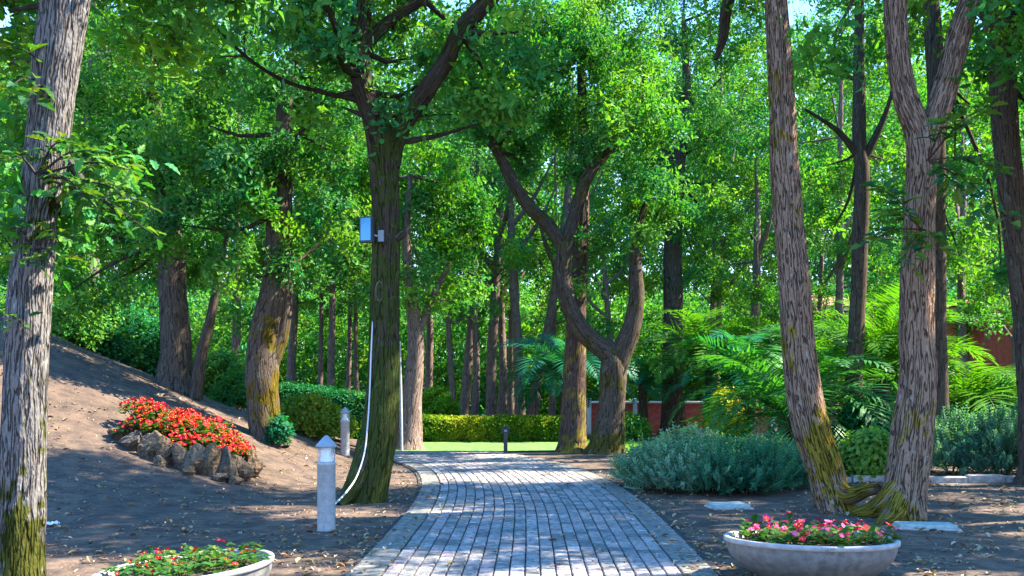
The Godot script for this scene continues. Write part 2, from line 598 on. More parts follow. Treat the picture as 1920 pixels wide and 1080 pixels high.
func bush(called: String, label: String, category: String, at: Vector3, r: float, h: float, count: int, kind: String, pal: Array, size := 1.0, group := "") -> Node3D:
	var t := thing(called, label, category, at, 0.0, group)
	var st := st_new()
	for i in 5:
		var a := TAU * i / 5.0 + rng.randf()
		var q := Vector3(cos(a) * r * 0.5, h * 0.7, sin(a) * r * 0.5)
		stem(st, Vector3(cos(a) * 0.03, -0.05, sin(a) * 0.03), q, 0.014, Color.WHITE)
	put("stems", done(st), M.bark_dark, t)
	var places := []
	var colors := []
	for i in count:
		var e := dir_rand()
		e.y = absf(e.y)
		var p := Vector3(e.x * r, 0.08 + e.y * (h - 0.12), e.z * r) * Vector3(1, 1, 1) * lerpf(0.45, 1.0, sqrt(rng.randf()))
		p += dir_rand() * 0.09 * r
		p.y = maxf(p.y, 0.03)
		var up := (e * 0.7 + Vector3(0, 0.6, 0) + dir_rand() * 0.5).normalized()
		places.append(Transform3D(facing(up, rng.randf() * TAU).scaled(Vector3.ONE * size * rng.randf_range(0.75, 1.25)), p))
		colors.append(hue(pal, at + p))
	var set_: Array = twigs[kind]
	scatter("foliage", t, set_[rng.randi() % set_.size()], places, colors, M.leaf)
	return t


# ------------------------------------------------------------------ the walk

var walk_c: Array[Vector3] = []
var walk_n: Array[Vector3] = []

func on_plan(p: Array) -> Vector3:
	return Vector3(p[0], 0, -p[1])

func make_walk_line() -> void:
	var pts := [[0.08, 0.0], [0.1, 3.0], [0.13, 6.0], [0.19, 9.0], [0.2, 11.6], [0.06, 14.2], [-0.35, 16.8], [-1.1, 19.0], [-2.2, 21.0], [-3.8, 23.2]]
	for i in pts.size() - 1:
		var p1: Vector3 = on_plan(pts[i])
		var p2: Vector3 = on_plan(pts[i + 1])
		var p0: Vector3 = on_plan(pts[i - 1]) if i > 0 else p1 * 2.0 - p2
		var p3: Vector3 = on_plan(pts[i + 2]) if i + 2 < pts.size() else p2 * 2.0 - p1
		for k in 60:
			walk_c.append(p1.cubic_interpolate(p2, p0, p3, k / 60.0))
	for i in walk_c.size():
		var t := (walk_c[mini(i + 1, walk_c.size() - 1)] - walk_c[maxi(i - 1, 0)]).normalized()
		walk_n.append(t.cross(Vector3.UP).normalized())

func build_walk() -> void:
	make_walk_line()
	var path := Node3D.new()
	path.name = "path"
	add_child(path)
	path.set_meta("kind", "structure")
	path.set_meta("label", "curving walk of grey block pavers with darker edge courses")
	# bedding
	var st := st_new()
	for i in walk_c.size():
		for s in [-1.44, 1.46]:
			st.set_uv(Vector2.ZERO)
			st.add_vertex(walk_c[i] + walk_n[i] * s + Vector3(0, 0.016, 0))
		if i > 0 and -walk_c[i].z < 20.6:
			var a := (i - 1) * 2
			for q in [a, a + 2, a + 3, a, a + 3, a + 1]:
				st.add_index(q)
	put("bedding", done(st), M.sand, path)
	var places := []   # [distance, transform, mesh kind, material]
	var L := 0.178
	var W := 0.1185
	var jobs := []
	for j in 19:
		jobs.append([-1.125 + W * (j + 0.5), L, 0])
	for e in [-1.265, 1.265]:
		jobs.append([e, W * 1.02, 1])
	for job in jobs:
		var s := rng.randf() * 10.0 + 20.0
		var off: float = job[0]
		while s < walk_c.size() - 2:
			var i := int(s)
			var f := s - i
			var p := walk_c[i].lerp(walk_c[i + 1], f) + walk_n[i].lerp(walk_n[i + 1], f).normalized() * off
			var n := walk_n[i].lerp(walk_n[i + 1], f).normalized()
			var p2 := walk_c[i + 1] + walk_n[i + 1] * off
			var p1 := walk_c[i] + walk_n[i] * off
			if -p.z > 4.6 and -p.z < 20.7:
				var t := n.cross(Vector3.UP)
				var b := Basis(n, Vector3.UP, t).rotated(Vector3.UP, rng.randf_range(-0.02, 0.02))
				b = b.rotated(n, rng.randf_range(-0.014, 0.014)).rotated(t, rng.randf_range(-0.022, 0.022))
				var q := p + Vector3(0, -0.018 + rng.randf_range(-0.004, 0.003), 0)
				var m: Material = M.paver_edge if job[2] == 1 else M.pavers[rng.randi() % 5]
				places.append([-p.z, Transform3D(b, q), job[2], m])
			s += job[1] / maxf(0.001, p1.distance_to(p2))
	places.sort_custom(func(a, b): return a[0] < b[0])
	var meshes := [slab_mesh(W - 0.011, 0.052, L - 0.02, 0.007, 0.012), slab_mesh(0.255, 0.05, W - 0.016, 0.008, 0.01)]
	var singles := 0
	var rest := {}
	for p in places:
		var seen: bool = p[0] > 6.95
		if seen and singles < 300:
			var o := put("paver", meshes[p[2]], p[3], path)
			o.transform = p[1]
			singles += 1
		else:
			if not rest.has(p[3]):
				rest[p[3]] = st_new()
			rest[p[3]].append_from(meshes[p[2]], 0, p[1])
	var am := ArrayMesh.new()
	for m in rest:
		rest[m].set_material(m)
		rest[m].commit(am)
	var o := put("paving", am, null, path)
	o.set_meta("kind", "stuff")

# ------------------------------------------------------------------ palms

func make_frond(long: float, droop: float, rise: float) -> ArrayMesh:
	var st := st_new()
	st.set_smooth_group(-1)
	var n := 34
	var p := Vector3.ZERO
	var a := rise
	var pts: Array[Vector3] = [p]
	for i in n:
		a -= droop / n * (0.5 + 1.2 * i / n)
		p += Vector3(cos(a), sin(a), 0) * long / n
		pts.append(p)
	for i in n:
		stem(st, pts[i], pts[i + 1] + (pts[i + 1] - pts[i]) * 0.4, 0.016 * (1.1 - float(i) / n), Color(0.75, 0.8, 0.35))
		if i < 3:
			continue
		var t := float(i) / n
		var along := (pts[i + 1] - pts[i]).normalized()
		var up := Vector3(0, 0, 1).cross(along)
		var ln := long * 0.27 * sin(PI * clampf(t * 0.85 + 0.14, 0, 1)) + 0.03
		for s in [-1.0, 1.0]:
			for h in 1:
				var o := (along * rng.randf_range(0.55, 0.8) + Vector3(0, 0, s) + up * rng.randf_range(0.1, 0.4)).normalized()
				var from: Vector3 = pts[i].lerp(pts[i + 1], 0.5 * h)
				var x := o.cross(up).normalized()
				var tip := from + o * ln * rng.randf_range(0.85, 1.1) + Vector3(0, -0.2 * ln, 0)
				var mid := from.lerp(tip, 0.45) + Vector3(0, 0.05 * ln, 0)
				var v := rng.randf_range(0.62, 1.0)
				st.set_color(Color(v, v, v))
				var wd := 0.024 * long / 2.0
				for q in [from, mid + x * wd, mid - x * wd, mid + x * wd, tip, mid - x * wd]:
					st.set_uv(Vector2.ZERO)
					st.add_vertex(q)
	return done(st)

var fronds := []

func palm(label: String, at: Vector3, trunk_h: float, trunk_r: float, n: int, size: float, tone: Material, lift := 0.0) -> Node3D:
	var t := thing("palm_tree", label, "palm", at, rng.randf() * TAU, "palms behind the walk")
	if fronds.is_empty():
		fronds = [make_frond(2.1, 1.7, 1.25), make_frond(2.2, 1.9, 0.8), make_frond(2.0, 1.6, 0.35)]
	var st := st_new()
	tube(st, [[Vector3(0, -0.1, 0), trunk_r * 1.2], [Vector3(0, trunk_h * 0.5, 0), trunk_r], [Vector3(0, trunk_h, 0), trunk_r * 0.85]], 10, 0.09, 0.25)
	put("trunk", done(st), M.bark_dark, t)
	for i in n:
		var f := put("frond", fronds[i * 3 / n], tone, t)
		var a := i * 2.399
		f.transform = Transform3D((Basis(Vector3.UP, a) * Basis(Vector3(0, 0, 1), rng.randf_range(-0.15, 0.15) + lift) * Basis(Vector3.RIGHT, rng.randf_range(-0.4, 0.4))).scaled(Vector3.ONE * size * rng.randf_range(0.82, 1.12)), Vector3(0, trunk_h - 0.05, 0))
	return t

# ------------------------------------------------------------------ flowers

var begonia_leaves := []

func make_flower(c: Color) -> ArrayMesh:
	var st := st_new()
	st.set_smooth_group(-1)
	for k in 4:
		var a := TAU * k / 4.0
		var long := 0.024 if k % 2 == 0 else 0.018
		var o := Vector3(cos(a), 0.18, sin(a))
		var s := Vector3(-sin(a), 0, cos(a))
		var v := rng.randf_range(0.8, 1.0)
		st.set_color(Color(c.r * v, c.g * v, c.b * v))
		for q in [Vector3.ZERO, o * long * 0.7 - s * long * 0.6, o * long, Vector3.ZERO, o * long, o * long * 0.7 + s * long * 0.6]:
			st.set_uv(Vector2.ZERO)
			st.add_vertex(q)
	st.set_color(Color(0.8, 0.5, 0.05))
	for k in 3:
		for q in [Vector3(0, 0.009, 0), Vector3(cos(k * 2.1) * 0.006, 0.004, sin(k * 2.1) * 0.006), Vector3(cos(k * 2.1 + 2.1) * 0.006, 0.004, sin(k * 2.1 + 2.1) * 0.006)]:
			st.set_uv(Vector2.ZERO)
			st.add_vertex(q)
	return done(st)

func begonia(label: String, at: Vector3, group: String, blooms: Array, n: int, size: float, bloom := 1.0, lean := Vector3.UP) -> void:
	if begonia_leaves.is_empty():
		for v in 3:
			var st := st_new()
			st.set_smooth_group(-1)
			for i in 34:
				var e := dir_rand()
				e.y = absf(e.y) * 0.9 + 0.1
				var p := Vector3(e.x * 0.11, 0.02 + e.y * 0.11, e.z * 0.11) * rng.randf_range(0.6, 1.0)
				var out := (Vector3(e.x, 0.15, e.z) + dir_rand() * 0.4).normalized()
				var x := out.cross(Vector3.UP).normalized()
				var g := rng.randf_range(0.6, 1.2)
				oval_leaf(st, p, Basis(x, out, x.cross(out)), 0.062, 0.05, 0.12, Color(0.05 * g, 0.15 * g, 0.035 * g) if rng.randf() < 0.8 else Color(0.14 * g, 0.19 * g, 0.04 * g))
			for i in 7:
				var a := i * 0.9
				stem(st, Vector3.ZERO, Vector3(cos(a) * 0.07, 0.1, sin(a) * 0.07), 0.005, Color(0.12, 0.12, 0.03))
			begonia_leaves.append(done(st))
	var t := thing("begonia_plant", label, "flower", at, 0.0, group)
	t.basis = facing(lean, rng.randf() * TAU).scaled(Vector3.ONE * size)
	put("foliage", begonia_leaves[rng.randi() % 3], M.leaf, t)
	for i in n:
		var e := dir_rand()
		e.y = absf(e.y) * 0.8 + 0.2
		var f := put("flower", blooms[rng.randi() % blooms.size()], M.petal, t)
		f.transform = Transform3D(facing((e + Vector3(0, 0.3, 0) + dir_rand() * 0.4).normalized(), rng.randf() * TAU).scaled(Vector3.ONE * bloom * rng.randf_range(1.05, 1.65)), Vector3(e.x * 0.115, 0.05 + e.y * 0.115, e.z * 0.115))

func bowl(label: String, at: Vector3, r: float, h: float, tilt: Vector3) -> Node3D:
	var t := thing("planter_bowl", label, "planter", at, 0.0, "flower bowls beside the walk")
	t.rotation = tilt
	var prof := [Vector2(0.02, -0.02), Vector2(r * 0.34, -0.02), Vector2(r * 0.4, 0.0)]
	for i in 9:
		var f := (i + 1.0) / 9.0
		prof.append(Vector2(lerpf(r * 0.4, r - 0.012, sin(f * PI * 0.5)), h * (0.02 + 0.86 * pow(f, 1.35))))
	prof.append(Vector2(r - 0.01, h * 0.9))
	put("bowl", lathe_mesh(prof, 64), M.concrete, t)
	put("rim", lathe_mesh([Vector2(r - 0.012, h * 0.885), Vector2(r + 0.004, h * 0.9), Vector2(r + 0.006, h * 0.975), Vector2(r - 0.002, h), Vector2(r - 0.026, h), Vector2(r - 0.034, h * 0.98), Vector2(r - 0.05, h * 0.8)], 64), M.rim, t)
	put("soil", lathe_mesh([Vector2(r - 0.044, h * 0.84), Vector2(r * 0.7, h * 0.87), Vector2(r * 0.3, h * 0.9), Vector2(0.001, h * 0.9)], 32), M.soil, t)
	return t

func rock(r: Vector3, seed_at: float) -> ArrayMesh:
	var st := st_new()
	st.set_smooth_group(-1)
	var n := 12
	for i in n + 1:
		for j in n + 1:
			var a := TAU * (j % n) / n
			var b := PI * i / n - PI / 2.0
			var e := Vector3(cos(b) * cos(a), sin(b), -cos(b) * sin(a))
			# a few flat broken faces
			var k := 1.0
			for q in 7:
				var f := Vector3(sin(q * 2.1 + seed_at), cos(q * 1.7 + seed_at * 2.0), sin(q * 3.3 + seed_at * 1.3)).normalized()
				k = minf(k, 0.6 / maxf(0.3, e.dot(f)))
			k *= 1.0 + 0.2 * fine.get_noise_3d(e.x * 60.0 + seed_at * 20.0, e.y * 60.0, e.z * 60.0)
			st.set_uv(Vector2.ZERO)
			st.add_vertex(Vector3(e.x * r.x, e.y * r.y, e.z * r.z) * k)
	for i in n:
		for j in n:
			var a := i * (n + 1) + j
			var b := a + n + 1
			for q in [a, b + 1, a + 1, a, b, b + 1]:
				st.add_index(q)
	st.deindex()
	return done(st)

# ------------------------------------------------------------------ fittings

func bollard(label: String, at: Vector3, size: float, group: String) -> Node3D:
	var t := thing("bollard_light", label, "lamp", at, rng.randf(), group)
	t.scale = Vector3.ONE * size
	put("post", lathe_mesh([Vector2(0.089, -0.08), Vector2(0.089, 0.66), Vector2(0.093, 0.664), Vector2(0.093, 0.69), Vector2(0.088, 0.694), Vector2(0.02, 0.696)], 36), M.lamp_paint, t)
	put("base_collar", lathe_mesh([Vector2(0.1, -0.05), Vector2(0.1, 0.012), Vector2(0.0895, 0.02)], 36), M.dark_metal, t)
	put("reflector", lathe_mesh([Vector2(0.07, 0.697), Vector2(0.042, 0.77), Vector2(0.05, 0.84), Vector2(0.001, 0.841)], 28), M.reflector, t)
	put("glass", lathe_mesh([Vector2(0.086, 0.697), Vector2(0.086, 0.838)], 36), M.glass, t)
	for i in 3:
		var a := i * TAU / 3.0 + 0.5
		var st := st_new()
		tube(st, [[Vector3(cos(a) * 0.082, 0.69, sin(a) * 0.082), 0.004], [Vector3(cos(a) * 0.082, 0.845, sin(a) * 0.082), 0.004]], 6, 0.2, 0.0)
		put("rod", done(st), M.lamp_cap, t)
	put("cap", lathe_mesh([Vector2(0.001, 0.836), Vector2(0.1, 0.838), Vector2(0.104, 0.842), Vector2(0.104, 0.856), Vector2(0.06, 0.905), Vector2(0.016, 0.952), Vector2(0.001, 0.955)], 36), M.lamp_cap, t)
	return t


func build_ground() -> void:
	var xs: Array[float] = []
	var zs: Array[float] = []
	var x := -14.0
	for v in [-400.0, -150.0, -70.0, -40.0, -26.0, -19.0]:
		xs.append(v)
	while x <= 14.01:
		xs.append(x)
		x += 0.2
	for v in [19.0, 26.0, 40.0, 70.0, 150.0, 400.0]:
		xs.append(v)
	for v in [-60.0, -20.0, -5.0, 2.0]:
		zs.append(v)
	var d := 4.0
	while d < 30.0:
		zs.append(d)
		d += 0.2
	for v in [34.0, 40.0, 55.0, 90.0, 180.0, 500.0]:
		zs.append(v)
	var st := st_new()
	for j in zs.size():
		for i in xs.size():
			var p := Vector3(xs[i], land(xs[i], zs[j]), -zs[j])
			var k := 0.86 + 0.25 * fine.get_noise_3d(p.x * 6.0, 50.0, p.z * 6.0)
			st.set_color(Color(k, k, k))
			st.set_uv(Vector2(p.x, p.z))
			st.add_vertex(p)
	var w := xs.size()
	for j in zs.size() - 1:
		for i in w - 1:
			var a := j * w + i
			for q in [a, a + w, a + w + 1, a, a + w + 1, a + 1]:
				st.add_index(q)
	var o := put("ground", done(st), M.dirt, self)
	o.set_meta("kind", "structure")
	o.set_meta("label", "bare brown earth rising to a bank beside the walk")

func build_lawn() -> void:
	var st := st_new()
	var edge := [[-3.4, 20.9], [2.2, 20.9], [2.9, 18.4], [3.4, 17.2], [11.0, 17.2]]
	# strips across, each from its near edge to the far side
	var n := 60
	for i in n + 1:
		var x := lerpf(-3.4, 11.0, float(i) / n)
		var near := 20.9
		for k in edge.size() - 1:
			if x >= edge[k][0] and x <= edge[k + 1][0]:
				near = lerpf(edge[k][1], edge[k + 1][1], (x - edge[k][0]) / (edge[k + 1][0] - edge[k][0]))
		near += 0.12 * fine.get_noise_2d(x * 60.0, 0.0)
		for d in [near, 25.4]:
			st.set_uv(Vector2(x, d))
			st.add_vertex(Vector3(x, 0.02, -d))
	for i in n:
		var a := i * 2
		for q in [a, a + 1, a + 3, a, a + 3, a + 2]:
			st.add_index(q)
	var o := put("lawn", done(st), M.turf, self)
	o.set_meta("kind", "structure")
	o.set_meta("label", "mown lawn beyond the end of the walk")
	var places := []
	var colors := []
	for i in 9000:
		var x := rng.randf_range(-3.3, 10.5)
		var d := rng.randf_range(17.2, 25.0)
		if (x < 2.2 and d < 21.0) or (x < 3.4 and d < 21.0 - (x - 2.2) * 3.2):
			continue
		places.append(Transform3D(Basis(Vector3.UP, rng.randf() * TAU).scaled(Vector3.ONE * rng.randf_range(0.8, 1.4)), Vector3(x, 0.018, -d)))
		colors.append(hue([Color(0.07, 0.2, 0.03), Color(0.11, 0.26, 0.035), Color(0.16, 0.28, 0.045)], Vector3(x, 0, d)))
	var g := scatter("grass", self, twigs.blade[0], places, colors, M.leaf)
	g.set_meta("kind", "stuff")
	g.set_meta("label", "short green blades growing all over the lawn")
	g.set_meta("category", "grass")

func build_litter() -> void:
	var st := st_new()
	st.set_smooth_group(-1)
	oval_leaf(st, Vector3(0, 0.004, 0), Basis(Vector3.RIGHT, Vector3(0, 0.12, 1).normalized(), Vector3.UP), 0.055, 0.028, 0.35, Color.WHITE)
	var leaf := done(st)
	var places := []
	var colors := []
	for i in 17000:
		var d := 6.4 + 14.0 * pow(rng.randf(), 1.3)
		var x := rng.randf_range(-0.6, 0.6) * d
		var rim := absf(x - 0.15)
		if rim < 1.4 and d < 20.5 and rng.randf() < (0.96 if rim < 1.05 else 0.6):
			continue
		# leaves drift together in hollows and along edges
		if rim > 1.75 and fine.get_noise_3d(x * 26.0, 77.0, d * 20.0) < rng.randf_range(-0.35, 0.3):
			continue
		if d > 16.5 and x > -2.0:
			continue
		var y := land(x, d) + (0.03 if absf(x - 0.15) < 1.4 else 0.0)
		var b := (Basis(Vector3.UP, rng.randf() * TAU) * Basis(Vector3.RIGHT, rng.randf_range(-0.5, 0.5))).scaled(Vector3.ONE * (rng.randf_range(0.4, 0.9) if rng.randf() < 0.75 else rng.randf_range(0.9, 1.8)))
		places.append(Transform3D(b, Vector3(x, y + 0.003, -d)))
		var v := rng.randf_range(0.6, 1.3)
		colors.append(([Color(0.36, 0.25, 0.15), Color(0.42, 0.32, 0.22), Color(0.16, 0.09, 0.05), Color(0.28, 0.24, 0.12)][rng.randi() % 4]) * v)
	var m := leaf_material(0.8)
	m.backlight = Color(0.4, 0.35, 0.25)
	var o := scatter("leaf_litter", self, leaf, places, colors, m)
	o.set_meta("kind", "stuff")
	o.set_meta("label", "dry fallen leaves strewn over the bare earth")
	o.set_meta("category", "leaves")

func build_sticks() -> void:
	var st := st_new()
	var c := Color.WHITE
	stem(st, Vector3(0, 0, -0.5), Vector3(0.04, 0.02, 0.08), 0.016, c)
	stem(st, Vector3(0.035, 0.015, 0.02), Vector3(-0.05, 0.03, 0.5), 0.012, c)
	stem(st, Vector3(0.01, 0.01, -0.2), Vector3(0.2, 0.05, 0.1), 0.009, c)
	var mesh := done(st)
	var places := []
	var colors := []
	for i in 260:
		var d := 6.6 + 11.0 * pow(rng.randf(), 1.2)
		var x := rng.randf_range(-0.56, 0.56) * d
		if absf(x - 0.15) < 1.6 or (d > 16.0 and x > -2.5):
			continue
		places.append(Transform3D(Basis(Vector3.UP, rng.randf() * TAU).scaled(Vector3.ONE * rng.randf_range(0.12, 0.5)), Vector3(x, land(x, d) + 0.006, -d)))
		var v := rng.randf_range(0.5, 1.3)
		colors.append(Color(0.16 * v, 0.11 * v, 0.075 * v))
	var m := StandardMaterial3D.new()
	m.vertex_color_use_as_albedo = true
	m.roughness = 0.9
	var o := scatter("twig_litter", self, mesh, places, colors, m)
	o.set_meta("label", "small dead twigs lying about on the bare earth")
	o.set_meta("category", "twigs")

func moss(share: float, c: Color, low: float, high: float, side := Vector3.ZERO, base := Color(1, 1, 1)) -> Dictionary:
	# moss grows in patches with ragged outlines, thickest on the foot and on one side
	return {"share": share, "moss": c, "low": low, "high": high, "side": side, "base": base}

func tone(t: Dictionary, q: Vector3, e: Vector3) -> Color:
	if t.is_empty():
		return Color.WHITE
	var p: Vector3 = q + t.here
	var n := fine.get_noise_3d(p.x * 30.0, p.y * 22.0, p.z * 30.0) + 0.9 * fine.get_noise_3d(p.x * 170.0, p.y * 170.0, p.z * 170.0)
	var h := 1.0 - smoothstep(t.low, t.high, p.y)
	var k: float = n * 1.5 + h * 0.9 + e.dot(t.side) * 0.55 * h - (1.0 - t.share)
	return t.moss if k > 0.0 else t.base

func far_wood(called: String, label: String, d0: float, d1: float, x0: float, x1: float, top: float, count: int, pal: Array, size: float, thin_from: float, thin_to: float, full := 0.35, low := 0.85) -> void:
	var places := []
	var colors := []
	for i in count:
		var d := rng.randf_range(d0, d1)
		var x := rng.randf_range(x0, x1) * d
		var y := pow(rng.randf(), low) * top
		# crowns bunch together and leave gaps
		var k := fine.get_noise_3d(x * 9.0, y * 9.0, d * 7.0) + full - 0.5 * smoothstep(top * 0.5, top, y)
		var px := 960.0 + x / d * FOCAL
		if px > thin_from and px < thin_to and y > 9.0:
			k -= 0.3
		if k < 0.0 and rng.randf() < 0.8:
			continue
		var up := (dir_rand() + Vector3(0, 0.3, 0)).normalized()
		places.append(Transform3D(facing(up, rng.randf() * TAU).scaled(Vector3.ONE * size * rng.randf_range(0.7, 1.3)), Vector3(x, y, -d)))
		colors.append(hue(pal, Vector3(x, y, -d) * 0.5))
	var o := scatter(called, self, twigs.small[1], places, colors, M.leaf)
	o.set_meta("kind", "stuff")
	o.set_meta("label", label)
	o.set_meta("category", "woodland")

# a low spray of big lobed oak leaves hanging from a limb near the eye; every leaf is a piece of its own
func leaf_spray(o: Node3D, from: Vector3, tips: Array, per: int, material: Material, leaves: Array, tones: Array, ln: float) -> void:
	var here := o.position
	for tip in tips:
		var mid: Vector3 = from.lerp(tip, 0.55) + Vector3(0, 0.08, 0)
		var br := add_limb(o, "branch", [[from, 0.012], [mid, 0.007], [tip, 0.002]], material, 5, 0.12, 0.05)
		for i in per:
			var t := lerpf(0.3, 1.0, (i + rng.randf()) / per)
			var p: Vector3 = from.lerp(mid, t / 0.55) if t < 0.55 else mid.lerp(tip, (t - 0.55) / 0.45)
			var a := i * 2.4 + rng.randf()
			var dirn: Vector3 = ((tip - from).normalized() * 0.7 + Vector3(cos(a), rng.randf_range(-0.3, 0.35), sin(a))).normalized()
			p += dirn * rng.randf_range(0.01, 0.09)
			var up := (Vector3.UP + dir_rand() * 0.55).normalized()
			var x := dirn.cross(up).normalized()
			var l := put("leaf", leaves[rng.randi() % leaves.size()], tones[rng.randi() % tones.size()], br)
			l.transform = Transform3D(Basis(x, dirn, x.cross(dirn)).scaled(Vector3.ONE * ln * rng.randf_range(0.65, 1.15)), p - here)

func _ready() -> void:
	rng.seed = 4711
	fine.seed = 12
	fine.frequency = 0.05
	fine.fractal_octaves = 3
	bark_ridge.seed = 5
	bark_ridge.frequency = 1.0
	bark_ridge.fractal_octaves = 1

	# camera: level eye with a raised lens, so that trunks stay upright
	var cam := Camera3D.new()
	cam.name = "camera"
	add_child(cam)
	cam.projection = Camera3D.PROJECTION_FRUSTUM
	cam.near = 0.1
	cam.far = 900.0
	cam.size = 0.1 * 1080.0 / FOCAL
	cam.frustum_offset = Vector2(0.0, 0.1 * (LEVEL - 540.0) / FOCAL)
	cam.position = Vector3(0, EYE, 0)
	cam.current = true

	# sky, exposure
	var env := Environment.new()
	var sm := ProceduralSkyMaterial.new()
	sm.sky_top_color = Color(0.27, 0.5, 0.78)
	sm.sky_horizon_color = Color(0.82, 0.9, 0.94)
	sm.sky_curve = 0.12
	sm.ground_bottom_color = Color(0.12, 0.1, 0.08)
	sm.ground_horizon_color = Color(0.3, 0.3, 0.28)
	sm.sun_angle_max = 8.0
	sm.sky_energy_multiplier = 1.0
	var sky := Sky.new()
	sky.sky_material = sm
	env.background_mode = Environment.BG_SKY
	env.sky = sky
	env.background_energy_multiplier = 1.0
	env.tonemap_mode = Environment.TONE_MAPPER_LINEAR
	env.tonemap_exposure = 6.0
	env.sdfgi_enabled = true
	env.ssao_enabled = true
	env.ssil_enabled = true
	var we := WorldEnvironment.new()
	we.name = "world"
	we.environment = env
	add_child(we)

	# sun: from the side and a little beyond, halfway up
	var sun := DirectionalLight3D.new()
	sun.name = "sun"
	add_child(sun)
	sun.light_energy = 1.6
	sun.light_color = Color(1.0, 0.95, 0.87)
	sun.light_angular_distance = 0.5
	sun.shadow_enabled = true
	var to_sun := Vector3(0.88, 0.95, -0.15)
	sun.look_at_from_position(to_sun * 50.0, Vector3.ZERO, Vector3.UP)

	make_materials()
	make_twigs()
	build_ground()
	build_walk()
	build_lawn()
	build_trees()
	build_wood()
	build_plants()
	build_buildings()
	build_objects()
	build_litter()
	build_sticks()

# ------------------------------------------------------------------ trees that stand apart

func B(list: Array) -> Array:
	var out := []
	for b in list:
		out.append([spot(b[0], b[1], b[2]), b[3]])
	return out

var oak_leaves := []
var oak_tones := []

